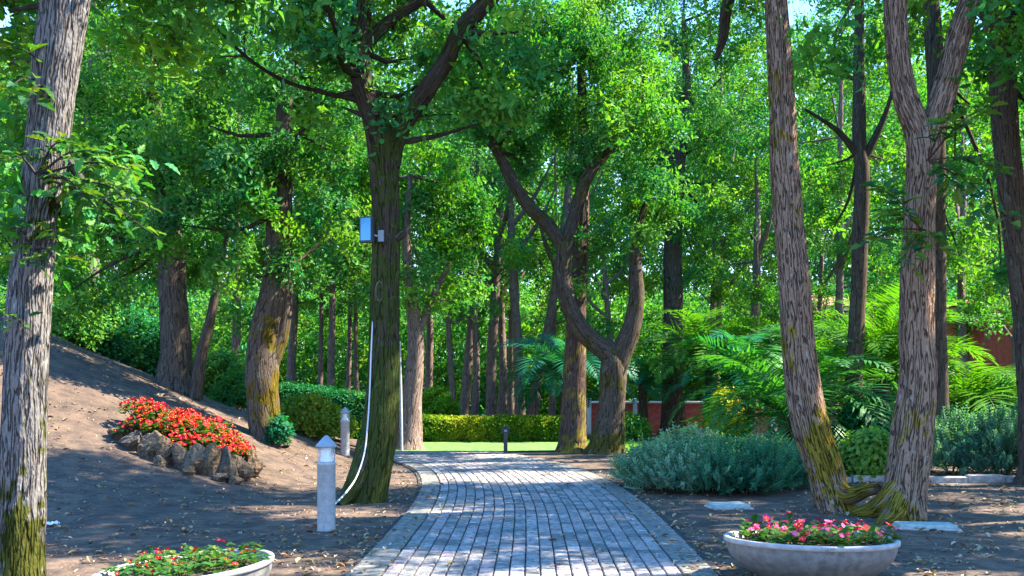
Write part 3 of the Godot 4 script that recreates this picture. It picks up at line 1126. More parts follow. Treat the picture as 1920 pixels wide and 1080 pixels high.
func build_trees() -> void:
	for i in 3:
		var st := st_new()
		st.set_smooth_group(-1)
		lobed_leaf(st, Vector3.ZERO, Basis.IDENTITY, 1.0, 0.55 + 0.06 * i, Color.WHITE)
		oak_leaves.append(done(st))
	for c in [Color(0.05, 0.15, 0.03), Color(0.03, 0.125, 0.055), Color(0.085, 0.18, 0.025), Color(0.025, 0.1, 0.045), Color(0.12, 0.2, 0.03)]:
		var m := leaf_material(0.42)
		m.albedo_color = Color(c.r, c.g, c.b).linear_to_srgb()
		oak_tones.append(m)

	# grey oak at the near edge
	var a := drawn_tree("oak_tree", "big grey oak trunk in the near corner below the bank, moss at its foot",
		[[[34, 1084, 7.2, 84], [42, 900, 7.2, 80], [52, 600, 7.2, 76], [72, 400, 7.25, 70], [92, 250, 7.3, 74], [108, 100, 7.3, 82], [122, 0, 7.3, 82], [140, -150, 7.3, 78], [175, -400, 7.3, 50]],
		[[130, -60, 7.3, 50], [220, -200, 7.4, 40], [360, -330, 7.8, 24], [470, -450, 8.2, 12]],
		[[118, -80, 7.3, 46], [20, -250, 7.1, 38], [-150, -420, 6.9, 20]]],
		B([[100, -420, 7.5, 1.1], [-220, -380, 7, 1.2], [360, -330, 8, 1.0], [0, -700, 7.5, 1.3], [470, -560, 8.5, 1.1], [330, -10, 8.6, 0.45], [440, -70, 9.0, 0.5], [15, 120, 8.2, 0.35], [220, -90, 8.0, 0.45], [20, 20, 8.0, 0.3], [130, 330, 7.4, 0.26], [60, 410, 7.2, 0.22], [215, 400, 7.4, 0.22], [30, 290, 7.2, 0.22], [25, 480, 7.2, 0.2]]),
		900, "oak", WOOD, M.bark_grey, {"sides": 64, "step": 0.05, "ridge": 0.011, "lumps": 0.035, "flare": 1.12, "tint": moss(0.05, Color(0.38, 0.45, 0.1), 0.0, 1.5, Vector3(0.5, 0, 0.2))})
	leaf_spray(a, spot(70, 330, 7.15), [spot(290, 395, 6.9), spot(250, 320, 7.0), spot(185, 285, 6.8), spot(120, 265, 6.9), spot(300, 450, 7.1), spot(15, 300, 6.8), spot(160, 370, 6.7), spot(215, 425, 6.9)], 18, M.bark_grey, oak_leaves, oak_tones, 0.122)
	leaf_spray(a, spot(60, 470, 7.15), [spot(125, 445, 6.9), spot(20, 430, 6.8), spot(40, 500, 6.8), spot(110, 500, 6.9)], 11, M.bark_grey, oak_leaves, oak_tones, 0.14)
	leaf_spray(a, spot(95, 160, 7.3), [spot(30, 90, 7.0), spot(10, 170, 6.9), spot(45, 200, 6.9)], 12, M.bark_grey, oak_leaves, oak_tones, 0.135)
	leaf_spray(a, spot(45, 620, 7.15), [spot(0, 600, 6.9), spot(30, 620, 6.85)], 7, M.bark_grey, oak_leaves, oak_tones, 0.1)

	# dark oak beside the walk
	var b := drawn_tree("oak_tree", "dark mossy oak beside the walk with a floodlight on its trunk",
		[[[688, 940, 11.97, 66], [700, 880, 11.97, 72], [713, 800, 11.97, 69], [719, 700, 11.97, 60], [721, 600, 11.97, 57], [724, 450, 11.97, 52], [722, 340, 11.97, 54], [716, 270, 11.97, 56], [700, 215, 11.97, 46], [681, 170, 11.97, 40], [673, 90, 11.97, 38], [682, 0, 11.97, 36], [692, -120, 11.97, 30], [690, -320, 11.97, 18]],
		[[730, 310, 11.97, 40], [748, 245, 11.95, 36], [798, 172, 11.85, 34], [838, 112, 11.75, 33], [862, 60, 11.6, 33], [915, 0, 11.5, 32], [985, -75, 11.4, 26], [1080, -190, 11.3, 14]],
		[[678, 100, 11.97, 24], [705, 62, 12.0, 24], [745, 28, 12.1, 21], [792, -4, 12.2, 19], [860, -90, 12.3, 12]],
		[[676, 140, 11.9, 18], [652, 130, 11.75, 17], [641, 108, 11.6, 15], [632, 60, 11.4, 11], [600, -20, 11.2, 7]],
		[[684, 190, 11.95, 12], [600, 172, 11.8, 8], [530, 150, 11.7, 7], [460, 105, 11.6, 6], [390, 30, 11.5, 5], [360, -30, 11.4, 3]]],
		B([[640, 50, 11.5, 0.6], [550, 20, 12, 0.65], [765, 110, 12.6, 0.42], [850, 215, 12.3, 0.4], [725, 190, 11.4, 0.22], [905, 130, 12.2, 0.45], [590, 165, 12, 0.42], [905, 230, 12, 0.36], [460, 60, 11.6, 0.45], [380, 110, 11.8, 0.35], [800, 20, 12.2, 0.5], [980, 60, 11.5, 0.5],
		[700, -260, 12, 1.2], [900, -260, 11.5, 1.2], [480, -200, 12, 1.1], [700, -500, 12, 1.3], [990, -460, 11.5, 1.2], [480, -430, 12, 1.1], [620, 110, 11.7, 0.36], [800, 150, 12.8, 0.36], [870, 60, 12.7, 0.4], [740, 60, 12.7, 0.36], [640, 200, 11.9, 0.28]]),
		1450, "small", WOOD, M.bark_dark, {"sides": 40, "step": 0.06, "ridge": 0.004, "lumps": 0.05, "flare": 1.22, "high": 0.6, "tint": moss(0.75, Color(0.5, 0.8, 0.28), 1.5, 4.5, Vector3.ZERO, Color(0.65, 0.62, 0.58))})
	# the buttress towards the lamp and two old pruning scars
	add_limb(b, "root", limb_points([[690, 830, 11.9, 40], [672, 890, 11.8, 38], [652, 930, 11.7, 30], [636, 948, 11.6, 16]]), M.bark_dark, 14, 0.06, 0.06, moss(0.75, Color(0.62, 0.95, 0.35), 1.5, 4.5))
	for s in [[712, 546, 11.8, 0.045, 0.12]]:
		var ring := []
		for k in 13:
			var an := TAU * k / 12.0
			ring.append([spot(s[0], s[1], s[2]) + Vector3(cos(an) * s[3], sin(an) * s[4], 0), 0.017])
		add_limb(b, "branch_scar", ring, M.bark_far, 7, 0.03, 0.15)
	var st0 := st_new()
	tube(st0, [[spot(746, 446, 11.9) - b.position, 0.055], [spot(757, 436, 11.85) - b.position, 0.045], [spot(760, 432, 11.84) - b.position, 0.005]], 10, 0.03, 0.1)
	put("stub", done(st0), M.bark_dark, b)

	# forked oak across the walk
	drawn_tree("oak_tree", "crooked dark oak forking low like a Y at the far bend of the walk",
		[[[1136, 850, 20.4, 60], [1147, 770, 20.4, 50], [1150, 700, 20.4, 52], [1146, 668, 20.4, 46], [1118, 645, 20.4, 38], [1090, 618, 20.3, 34], [1066, 570, 20.2, 31], [1056, 510, 20.2, 31], [1060, 455, 20.2, 30]],
		[[1150, 705, 20.4, 46], [1166, 660, 20.4, 40], [1184, 615, 20.4, 35], [1194, 560, 20.4, 30], [1192, 500, 20.4, 26], [1196, 430, 20.5, 15], [1216, 370, 20.6, 8]],
		[[1062, 470, 20.2, 27], [1030, 425, 20.2, 25], [990, 385, 20.1, 24], [955, 330, 20, 22], [930, 280, 20, 20], [897, 238, 20, 18], [880, 215, 20, 16], [906, 178, 20, 13], [930, 110, 20, 8]],
		[[1060, 470, 20.2, 27], [1080, 395, 20.2, 24], [1100, 335, 20.2, 22], [1128, 297, 20.3, 18], [1160, 270, 20.4, 14], [1205, 215, 20.5, 8]]],
		B([[870, 190, 20, 0.75], [950, 140, 20, 0.95], [1190, 240, 20.6, 0.8], [1230, 370, 20.6, 0.6], [1110, 210, 20.6, 0.75], [1000, 310, 20.4, 0.4], [830, 90, 20, 0.9], [1110, 420, 20.8, 0.4], [960, 240, 20.4, 0.5], [1050, 80, 20, 1.0], [1206, 390, 20.2, 0.4], [925, 250, 19.7, 0.35], [1155, 265, 19.9, 0.42], [1190, 440, 20.1, 0.25]]),
		1500, "small", WOOD, M.bark_dark, {"sides": 22, "step": 0.1, "flare": 1.35, "high": 0.5, "tint": moss(0.3, Color(0.9, 1.0, 0.35), 0.1, 1.2)})

	# mossy straight trunk just behind it
	drawn_tree("oak_tree", "straight trunk with bright yellow moss at its foot, just behind the Y-forked oak",
		[[[1074, 847, 20.9, 48], [1077, 750, 20.9, 46], [1080, 620, 20.9, 38], [1089, 450, 21.2, 28], [1094, 300, 21.4, 22], [1090, 150, 21.6, 16], [1080, 20, 21.6, 12], [1060, -150, 21, 10]]],
		B([[1060, -60, 21.4, 1.1], [1060, 60, 21.4, 1.0], [1150, 20, 21.4, 1.1], [1000, 30, 21.4, 0.9], [1180, 130, 21.6, 0.9], [1098, 350, 20.9, 0.42], [1092, 480, 20.8, 0.3], [1100, 560, 20.8, 0.25]]),
		700, "small", WOOD, M.bark_far, {"sides": 22, "step": 0.1, "flare": 1.35, "tint": moss(0.3, Color(0.8, 0.9, 0.2), 0.15, 1.3, Vector3(0.9, 0, 0.4), Color(0.45, 0.42, 0.4))})

	# dense evergreen oak
	drawn_tree("oak_tree", "dark upright trunk under a dense green crown, behind the grey-green shrubs",
		[[[1262, 815, 27.9, 42], [1261, 700, 27.9, 38], [1262, 560, 27.9, 36], [1262, 450, 27.9, 33], [1269, 340, 27.9, 31], [1272, 295, 27.9, 26], [1288, 200, 27.9, 18], [1282, 40, 27.9, 9]],
		[[1266, 340, 27.9, 20], [1252, 290, 27.8, 17], [1225, 220, 27.6, 10], [1205, 150, 27.6, 6]]],
		B([[1280, 200, 27.6, 1.3], [1195, 300, 27.9, 0.8], [1355, 260, 27.9, 1.15], [1300, 70, 27.9, 1.35], [1245, 420, 27.4, 0.5], [1345, 420, 27.9, 0.75], [1200, 120, 27.9, 1.1], [1400, 90, 27.9, 1.1], [1310, 500, 27.7, 0.45], [1390, 330, 28.0, 0.8], [1260, 330, 27.3, 0.4], [1300, -90, 27.9, 1.6], [1420, -40, 27.9, 1.4]]),
		1500, "small", WOOD, M.bark_dark, {"sides": 18, "step": 0.12})

	# twin-trunked oak
	var fm := moss(0.2, Color(0.8, 0.9, 0.2), 0.3, 2.2, Vector3(1.1, 0, 0.35))
	var f := drawn_tree("oak_tree", "twin-trunked oak with ridged pink-brown bark and yellow moss between the trunks",
		[[[1566, 955, 11.2, 64], [1546, 880, 11.2, 68], [1521, 800, 11.2, 66], [1503, 700, 11.2, 63], [1493, 600, 11.2, 60], [1487, 500, 11.2, 56], [1478, 400, 11.2, 54], [1470, 300, 11.2, 52], [1467, 220, 11.2, 49], [1462, 120, 11.2, 46], [1455, 0, 11.2, 42], [1450, -150, 11.2, 36], [1430, -380, 11.2, 20]]],
		[], 0, "oak", WOOD, M.bark_pale, {"sides": 64, "step": 0.05, "ridge": 0.012, "lumps": 0.045, "flare": 1.15, "tint": fm})
	var g_at := foot(1692, 10.5)
	var g_pts := limb_points([[1692, 972, 10.5, 74], [1700, 900, 10.5, 78], [1712, 800, 10.5, 73], [1720, 720, 10.5, 66], [1718, 600, 10.5, 62], [1722, 480, 10.5, 58], [1726, 380, 10.5, 55], [1729, 310, 10.5, 55], [1722, 250, 10.5, 47], [1700, 190, 10.5, 43], [1686, 120, 10.5, 41], [1680, 40, 10.5, 40], [1672, -60, 10.5, 38], [1640, -280, 10.5, 24]])
	g_pts[0][0] = g_at
	add_limb(f, "trunk", flare(g_pts, 1.18, 0.5), M.bark_pale, 64, 0.05, 0.045, moss(0.05, Color(0.8, 0.9, 0.2), 0.05, 0.8, Vector3(-0.8, 0, 0.6)), 0.012)
	add_limb(f, "limb", limb_points([[1730, 325, 10.5, 44], [1750, 240, 10.5, 45], [1780, 140, 10.5, 43], [1800, 60, 10.5, 42], [1822, -10, 10.5, 40], [1860, -140, 10.5, 32], [1910, -320, 10.5, 16]]), M.bark_pale, 48, 0.06, 0.04, {}, 0.011)
	var rm := moss(0.72, Color(0.8, 0.9, 0.2), 0.2, 0.9, Vector3(0, 0.6, 0))
	add_limb(f, "root", limb_points([[1560, 905, 11.15, 44], [1588, 928, 11.05, 40], [1622, 920, 10.95, 26], [1650, 913, 10.85, 20], [1653, 912, 10.85, 4]]), M.bark_pale, 18, 0.05, 0.09, rm, 0.004)
	add_limb(f, "root", limb_points([[1690, 905, 10.45, 44], [1664, 938, 10.45, 42], [1640, 956, 10.55, 36], [1606, 966, 10.7, 26], [1580, 972, 10.9, 12]]), M.bark_pale, 18, 0.05, 0.09, rm, 0.004)
	add_limb(f, "root", limb_points([[1690, 930, 10.4, 40], [1672, 968, 10.2, 44], [1655, 985, 10.05, 30], [1640, 992, 9.95, 10]]), M.bark_pale, 18, 0.05, 0.09, rm, 0.004)
	var fb := B([[1440, -220, 11.2, 1.0], [1600, -420, 11.2, 1.2], [1690, -320, 10.5, 1.1], [1900, -280, 10.5, 1.1], [1800, -520, 10.5, 1.3], [2060, -200, 10.5, 1.1], [1480, -580, 11.2, 1.3], [1780, 10, 10.8, 0.3], [1560, 70, 11.0, 0.35], [1850, 60, 10.3, 0.35]])
	for q in fb:
		var near: Vector3 = spot(1640, -200, 10.5) if q[0].x > 3.6 else spot(1450, -150, 11.2)
		if q[0].x > 4.5:
			near = spot(1860, -140, 10.5)
		thin_branch(f, near, q[0], 0.05, M.bark_pale)
	crown(f, fb, 1000, "oak", WOOD, 1.0)
	leaf_spray(f, spot(1728, 430, 10.2), [spot(1640, 350, 9.6), spot(1665, 400, 9.5), spot(1625, 460, 9.7), spot(1760, 470, 9.5), spot(1700, 500, 9.6)], 24, M.bark_pale, oak_leaves, oak_tones, 0.16)
	leaf_spray(f, spot(1740, 300, 10.2), [spot(1850, 200, 9.4), spot(1880, 320, 9.4), spot(1800, 350, 9.3), spot(1780, 230, 9.5), spot(1900, 420, 9.3), spot(1840, 420, 9.4)], 26, M.bark_pale, oak_leaves, oak_tones, 0.16)

	drawn_tree("oak_tree", "slim dark trunk seen between the two trunks of the twin oak, with thin side branches",
		[[[1596, 859, 19, 32], [1604, 650, 19, 30], [1612, 480, 19, 29], [1616, 330, 19, 27], [1612, 280, 19, 26], [1610, 150, 19, 22], [1612, 0, 19, 16], [1612, -120, 19, 8]],
		[[1612, 295, 19, 16], [1570, 245, 18.9, 10], [1510, 205, 18.8, 5]],
		[[1617, 305, 19, 18], [1640, 260, 19, 14], [1665, 200, 19, 9], [1682, 130, 19, 4]]],
		B([[1610, -60, 19.5, 0.8], [1610, 50, 19.5, 0.6], [1535, 120, 19.5, 0.5], [1690, 110, 19.5, 0.55], [1660, 300, 20, 0.5], [1550, 310, 20, 0.6], [1560, 430, 20.5, 0.5]]),
		340, "small", WOOD, M.bark_dark, {"sides": 16, "step": 0.12})
	drawn_tree("oak_tree", "black leaning trunk at the far edge beyond the ridged twin oak",
		[[[1944, 908, 14, 52], [1926, 600, 14, 46], [1905, 450, 14, 44], [1890, 300, 14, 44], [1880, 150, 14, 46], [1872, 0, 14, 46], [1862, -200, 14, 34], [1850, -420, 14, 18]],
		[[1876, 60, 14, 30], [1950, -100, 14, 26], [2080, -260, 14, 16]],
		[[1870, -90, 14, 36], [1720, -170, 13.8, 32], [1540, -170, 13.5, 30], [1410, -90, 13.3, 27], [1366, 0, 13.2, 24], [1356, 70, 13.2, 18], [1342, 112, 13.2, 8]]],
		B([[1845, 90, 14.4, 0.6], [1960, 40, 14, 0.8], [1890, -240, 14, 1.3], [2110, -300, 14, 1.5], [1740, -190, 14, 1.1], [2010, 240, 14, 0.7], [1885, 470, 15, 0.4], [2260, -200, 14, 1.4], [2200, -480, 14, 1.5], [1450, -230, 13.2, 1.1], [1600, -310, 13.6, 1.2], [1340, -300, 13.1, 1.1], [1720, -420, 13.8, 1.2], [1480, -480, 13.2, 1.2], [1370, 30, 13.3, 0.32]]),
		1900, "small", WOOD, M.bark_dark, {"sides": 20, "step": 0.1})
	drawn_tree("oak_tree", "dark slender trunk mostly hidden behind the thick forked trunk of the twin oak",
		[[[1768, 871, 17.5, 30], [1760, 600, 17.5, 28], [1757, 300, 17.5, 30], [1752, 100, 17.5, 32], [1742, -40, 17.5, 26], [1735, -200, 17.5, 12]]],
		B([[1770, -60, 17.8, 0.9], [1790, 300, 17.8, 0.6], [1850, 220, 17.8, 0.8], [1730, 60, 17.8, 0.45], [1820, 60, 17.8, 0.6], [1880, 560, 18.5, 0.55], [1800, 480, 18.5, 0.5]]),
		420, "small", WOOD, M.bark_dark, {"sides": 14, "step": 0.15})

	# trees on the bank
	drawn_tree("oak_tree", "stout leaning trunk with yellow moss and ivy, right behind the red flower bed",
		[[[506, 830, 17, 62], [491, 760, 17, 68], [489, 680, 17, 62], [500, 600, 17, 52], [512, 540, 17, 46], [520, 400, 17, 36], [530, 250, 17, 31], [547, 120, 17, 28], [590, 30, 17, 24], [625, -60, 17, 14]],
		[[500, 690, 17.05, 40], [528, 620, 17.1, 28], [536, 500, 17.1, 25], [540, 350, 17.1, 20], [560, 250, 17.2, 10]]],
		B([[425, 340, 17, 0.85], [570, 330, 17.4, 0.7], [625, 430, 17.6, 0.6], [380, 230, 17, 0.9], [470, 140, 17, 1.0], [610, 210, 17.4, 0.9], [655, 300, 17.6, 0.6], [440, 470, 17.4, 0.6], [330, 420, 17.2, 0.65], [575, 500, 17.8, 0.45], [500, -40, 17, 1.1], [640, 60, 17.4, 0.8], [500, 430, 16.6, 0.5], [545, 330, 16.6, 0.5], [480, 520, 16.7, 0.35]]),
		1400, "small", WOOD, M.bark_dark, {"sides": 26, "step": 0.09, "lumps": 0.1, "flare": 1.25, "tint": moss(-0.25, Color(1.0, 0.95, 0.2), 2.0, 3.6, Vector3(1.3, 0, 0))})
	drawn_tree("oak_tree", "dark double trunk at the top of the bank, up behind the red flowers",
		[[[328, 745, 18.5, 58], [330, 650, 18.5, 56], [325, 560, 18.5, 50], [318, 450, 18.5, 44], [300, 300, 18.5, 36], [285, 150, 18.5, 24], [280, -20, 18.5, 12]],
		[[366, 748, 18.2, 26], [378, 660, 18.2, 22], [396, 590, 18.2, 18], [412, 500, 18.2, 12], [430, 420, 18.2, 6]]],
		B([[245, 350, 18.5, 1.1], [335, 250, 18.5, 1.0], [180, 430, 18.5, 0.9], [405, 350, 19, 0.8], [250, 140, 18.5, 1.2], [140, 240, 19, 1.1], [200, 530, 18.8, 0.65], [125, 550, 18.4, 0.55], [365, 480, 19, 0.6], [280, 480, 19, 0.6], [330, 40, 18.5, 1.2], [180, 20, 18.5, 1.2]]),
		1500, "small", WOOD, M.bark_dark, {"sides": 22, "step": 0.12})
	drawn_tree("oak_tree", "grey-brown trunk glimpsed through leaves just beyond the big grey oak",
		[[[156, 720, 20.6, 48], [160, 600, 20.6, 46], [165, 400, 20.6, 44], [178, 250, 20.6, 42], [186, 120, 20.6, 40], [180, 0, 20.6, 36], [170, -200, 20.6, 20]],
		[[170, 420, 20.6, 22], [215, 300, 20.8, 18], [240, 180, 21.0, 12]]],
		B([[120, 60, 21.0, 0.7], [250, 70, 21.1, 0.8], [60, 200, 21.0, 0.7], [170, -180, 20.6, 1.4], [20, -100, 20.6, 1.3], [60, 420, 21.2, 0.6], [40, 560, 21.4, 0.6], [185, 330, 20.2, 0.5], [130, 450, 20.2, 0.6], [215, 210, 20.3, 0.5], [110, 620, 20.2, 0.5]]),
		900, "small", WOOD, M.bark_grey, {"sides": 18, "step": 0.12})
	# pale tree at the far end of the walk
	drawn_tree("plane_tree", "pale-barked tree at the lawn edge, half hidden by the dark mossy oak",
		[[[764, 843, 21.5, 46], [772, 740, 21.5, 38], [780, 650, 21.5, 31], [772, 560, 21.5, 24], [762, 450, 21.5, 16], [770, 330, 21.5, 9]],
		[[778, 640, 21.5, 16], [810, 560, 21.6, 12], [850, 480, 21.8, 6]]],
		B([[795, 530, 21.5, 0.55], [850, 450, 22, 0.75], [755, 400, 22, 0.7], [870, 560, 22.5, 0.45], [800, 330, 22, 0.8], [700, 320, 22.5, 0.7], [880, 340, 22.5, 0.7]]),
		700, "small", WOOD, M.bark_far, {"sides": 18, "step": 0.12})

func build_wood() -> void:
	# slim trunks behind the hedge: label, across, metres, thickness, lean, top, crown from, crown width, twigs, leaf tone, bark
	var far: Material = M.bark_far
	for w in [
		["slim grey trunk behind the hedge, next to the round clipped bush", 853, 27.5, 13, -0.3, 10.0, 3.2, 1.9, 620, WOOD, far],
		["pinkish trunk behind the hedge that forks at head height", 868, 29.0, 19, 0.5, 11.0, 4.2, 2.0, 560, WOOD, far],
		["straight dark trunk behind the hedge, beside the pinkish forked one", 887, 28.0, 15, 0.1, 10.5, 3.3, 1.8, 500, WOOD, far],
		["brown trunk behind the hedge, directly behind the small dark lamp post", 922, 28.5, 21, 0.2, 11.5, 4.4, 2.1, 560, WOOD, far],
		["lilac-grey trunk close behind the brown one at the hedge", 938, 31.0, 18, 0.1, 11.0, 3.0, 2.0, 600, WOOD, far],
		["thin black trunk deep behind the hedge beside the tall pink trunk", 958, 32.0, 13, 0.0, 11.0, 3.0, 2.0, 600, WOOD, far],
		["tall pink-brown trunk behind the hedge with a leaning neighbour", 976, 28.0, 21, -0.35, 12.0, 4.8, 2.2, 600, WOOD, far],
		["pink-brown trunk behind the hedge leaning away from its tall neighbour", 992, 28.3, 21, 1.3, 11.5, 4.4, 2.1, 560, WOOD, far],
		["slender trunk behind the palm at the end of the hedge", 1035, 31.0, 13, 0.1, 11.0, 3.4, 2.0, 560, WOOD, far],
		["pale thin trunk behind the teal hedge, first from the stout mossy tree", 600, 30.0, 10, 0.0, 9.5, 3.8, 2.0, 460, WOOD, far],
		["whitish trunk behind the teal hedge, second from the stout mossy tree", 618, 29.0, 15, 0.1, 10.5, 4.0, 2.1, 520, WOOD, far],
		["dark thin trunk behind the teal hedge, beside the whitish one", 650, 32.0, 10, 0.2, 10.0, 3.8, 2.0, 460, WOOD, far],
		["dark thin trunk right behind the mossy oak and the teal hedge", 672, 31.0, 10, -0.2, 10.0, 3.8, 1.9, 460, WOOD, far],
		["lit brown trunk behind the palms, left of the twin oak", 1410, 27.0, 24, 0.1, 8.5, 3.6, 1.8, 620, WOOD, far],
		["slim trunk behind the far red wall and small palms", 1325, 31.0, 14, 0.3, 9.0, 4.0, 2.2, 560, WOOD, far],
		["leafy tree behind the big palm and the twin oak", 1560, 29.0, 20, 0.3, 13.5, 4.4, 2.8, 1000, WOOD, far],
		["leafy tree before the far red house, left of the slim dark trunk", 1530, 33.0, 16, 0.2, 9.5, 2.6, 2.2, 800, WOOD, far],
		["leafy tree before the red house at the right edge", 1900, 23.5, 14, 0.1, 8.0, 2.2, 1.7, 520, WOOD, far],
		["leafy tree above the red house behind the right-hand shrubs", 1820, 27.0, 20, -0.3, 10.5, 3.6, 2.7, 800, WOOD, far],
		["bushy tree deep in the wood above the far red house", 1690, 31.0, 20, 0.2, 14.0, 4.2, 2.8, 1000, WOOD, far],
		["bushy tree deep in the wood behind the bank, above its double trunk", 430, 27.0, 20, 0.3, 10.0, 2.6, 2.5, 800, WOOD, far],
		["shady tree on the far side of the bank behind the big grey oak", 60, 24.0, 22, 0.2, 9.5, 3.4, 2.3, 760, WOOD, far],
		["shady tree in the wood behind the top of the bank", 240, 26.0, 20, -0.2, 10.5, 3.2, 2.4, 760, WOOD, far],
		["leafy tree behind the teal hedge, above the whitish trunks", 545, 30.0, 18, 0.2, 11.0, 3.4, 2.5, 760, WOOD, far],
		["light green tree in the middle distance behind the Y-forked oak", 1150, 27.5, 16, -0.2, 7.0, 3.2, 1.5, 480, WOOD, far],
		["light green tree in the wood between the pale tree and the hedge trunks", 800, 33.0, 16, 0.2, 12.5, 4.6, 2.6, 760, WOOD, far],
		["bushy tree in the wood behind the dense evergreen crown", 1340, 32.0, 16, 0.2, 14.5, 4.0, 2.8, 900, WOOD, far]]:
		wood_tree("wood_tree", w[0], w[1], w[2], w[3], w[4], w[5], w[6], w[7], int(w[8] * (1.1 if w[1] < 560 else 0.48 if w[1] > 780 and w[1] < 1200 else 0.75)), "small", w[9], w[10], "slim trees of the wood behind")
	# the wood goes on beside the walk, on the sunny side, and shades it
	for s in [[8.0, 10.8, 9.5, 2.5, 850], [9.8, 13.6, 10.0, 2.6], [11.5, 11.0, 10.5, 2.6], [7.4, 8.2, 9.0, 2.3, 320], [13.0, 16.0, 10.5, 2.8]]:
		wood_tree("shade_tree", "leafy oak of the wood standing off to the sunny side of the walk", 960.0 + s[0] / s[1] * FOCAL, s[1], 0.42 / s[1] * FOCAL, rng.randf_range(-0.4, 0.4), s[2], 4.6, s[3], s[4] if s.size() > 4 else 1100, "small", WOOD, M.bark_dark, "oaks beside the walk outside the view", 0.29)
	far_wood("far_woodland", "sunlit leaves of the far wood closing the view", 46.0, 62.0, -0.6, 0.6, 19.0, 26000, WOOD, 2.2, 960.0, 1180.0, 0.75)
	far_wood("undergrowth", "shady bushes deep under the trees behind the hedge", 36.0, 43.0, -0.62, 0.62, 5.0, 11000, WOOD, 1.8, 0.0, 0.0, 0.9, 1.2)

# ------------------------------------------------------------------ shrubs, hedges, palms, flowers

func hedge(called: String, label: String, a: Vector3, b: Vector3, w: float, h: float, count: int, pal: Array, size := 1.0) -> void:
	var t := thing(called, label, "hedge", (a + b) * 0.5)
	var along := (b - a)
	var long := along.length()
	along = along.normalized()
	var across := along.cross(Vector3.UP)
	var places := []
	var colors := []
	for i in count:
		var u := rng.randf_range(-0.5, 0.5)
		var e := dir_rand()
		var v := clampf(e.x * 1.3, -1, 1)
		var y := clampf(absf(e.y) * 1.5, 0, 1)
		var wob := 1.0 + 0.14 * fine.get_noise_2d(u * long * 30.0, v * 20.0)
		var p := along * u * long + across * v * w * 0.5 * wob + Vector3(0, 0.04 + y * (h - 0.1) * wob, 0)
		var up := (across * v * 0.6 + Vector3(0, y, 0) + dir_rand() * 0.6).normalized()
		places.append(Transform3D(facing(up, rng.randf() * TAU).scaled(Vector3.ONE * size * rng.randf_range(0.8, 1.3)), p))
		colors.append(hue(pal, t.position + p))
	var st := st_new()
	for i in int(long * 3.0):
		var u := (i + 0.5) / (long * 3.0) - 0.5
		stem(st, along * u * long + Vector3(0, -0.03, 0), along * (u * long + 0.1) + across * rng.randf_range(-0.2, 0.2) * w + Vector3(0, h * 0.8, 0), 0.012, Color.WHITE)
	put("stems", done(st), M.bark_dark, t)
	scatter("foliage", t, twigs.hedge[0], places, colors, M.leaf)

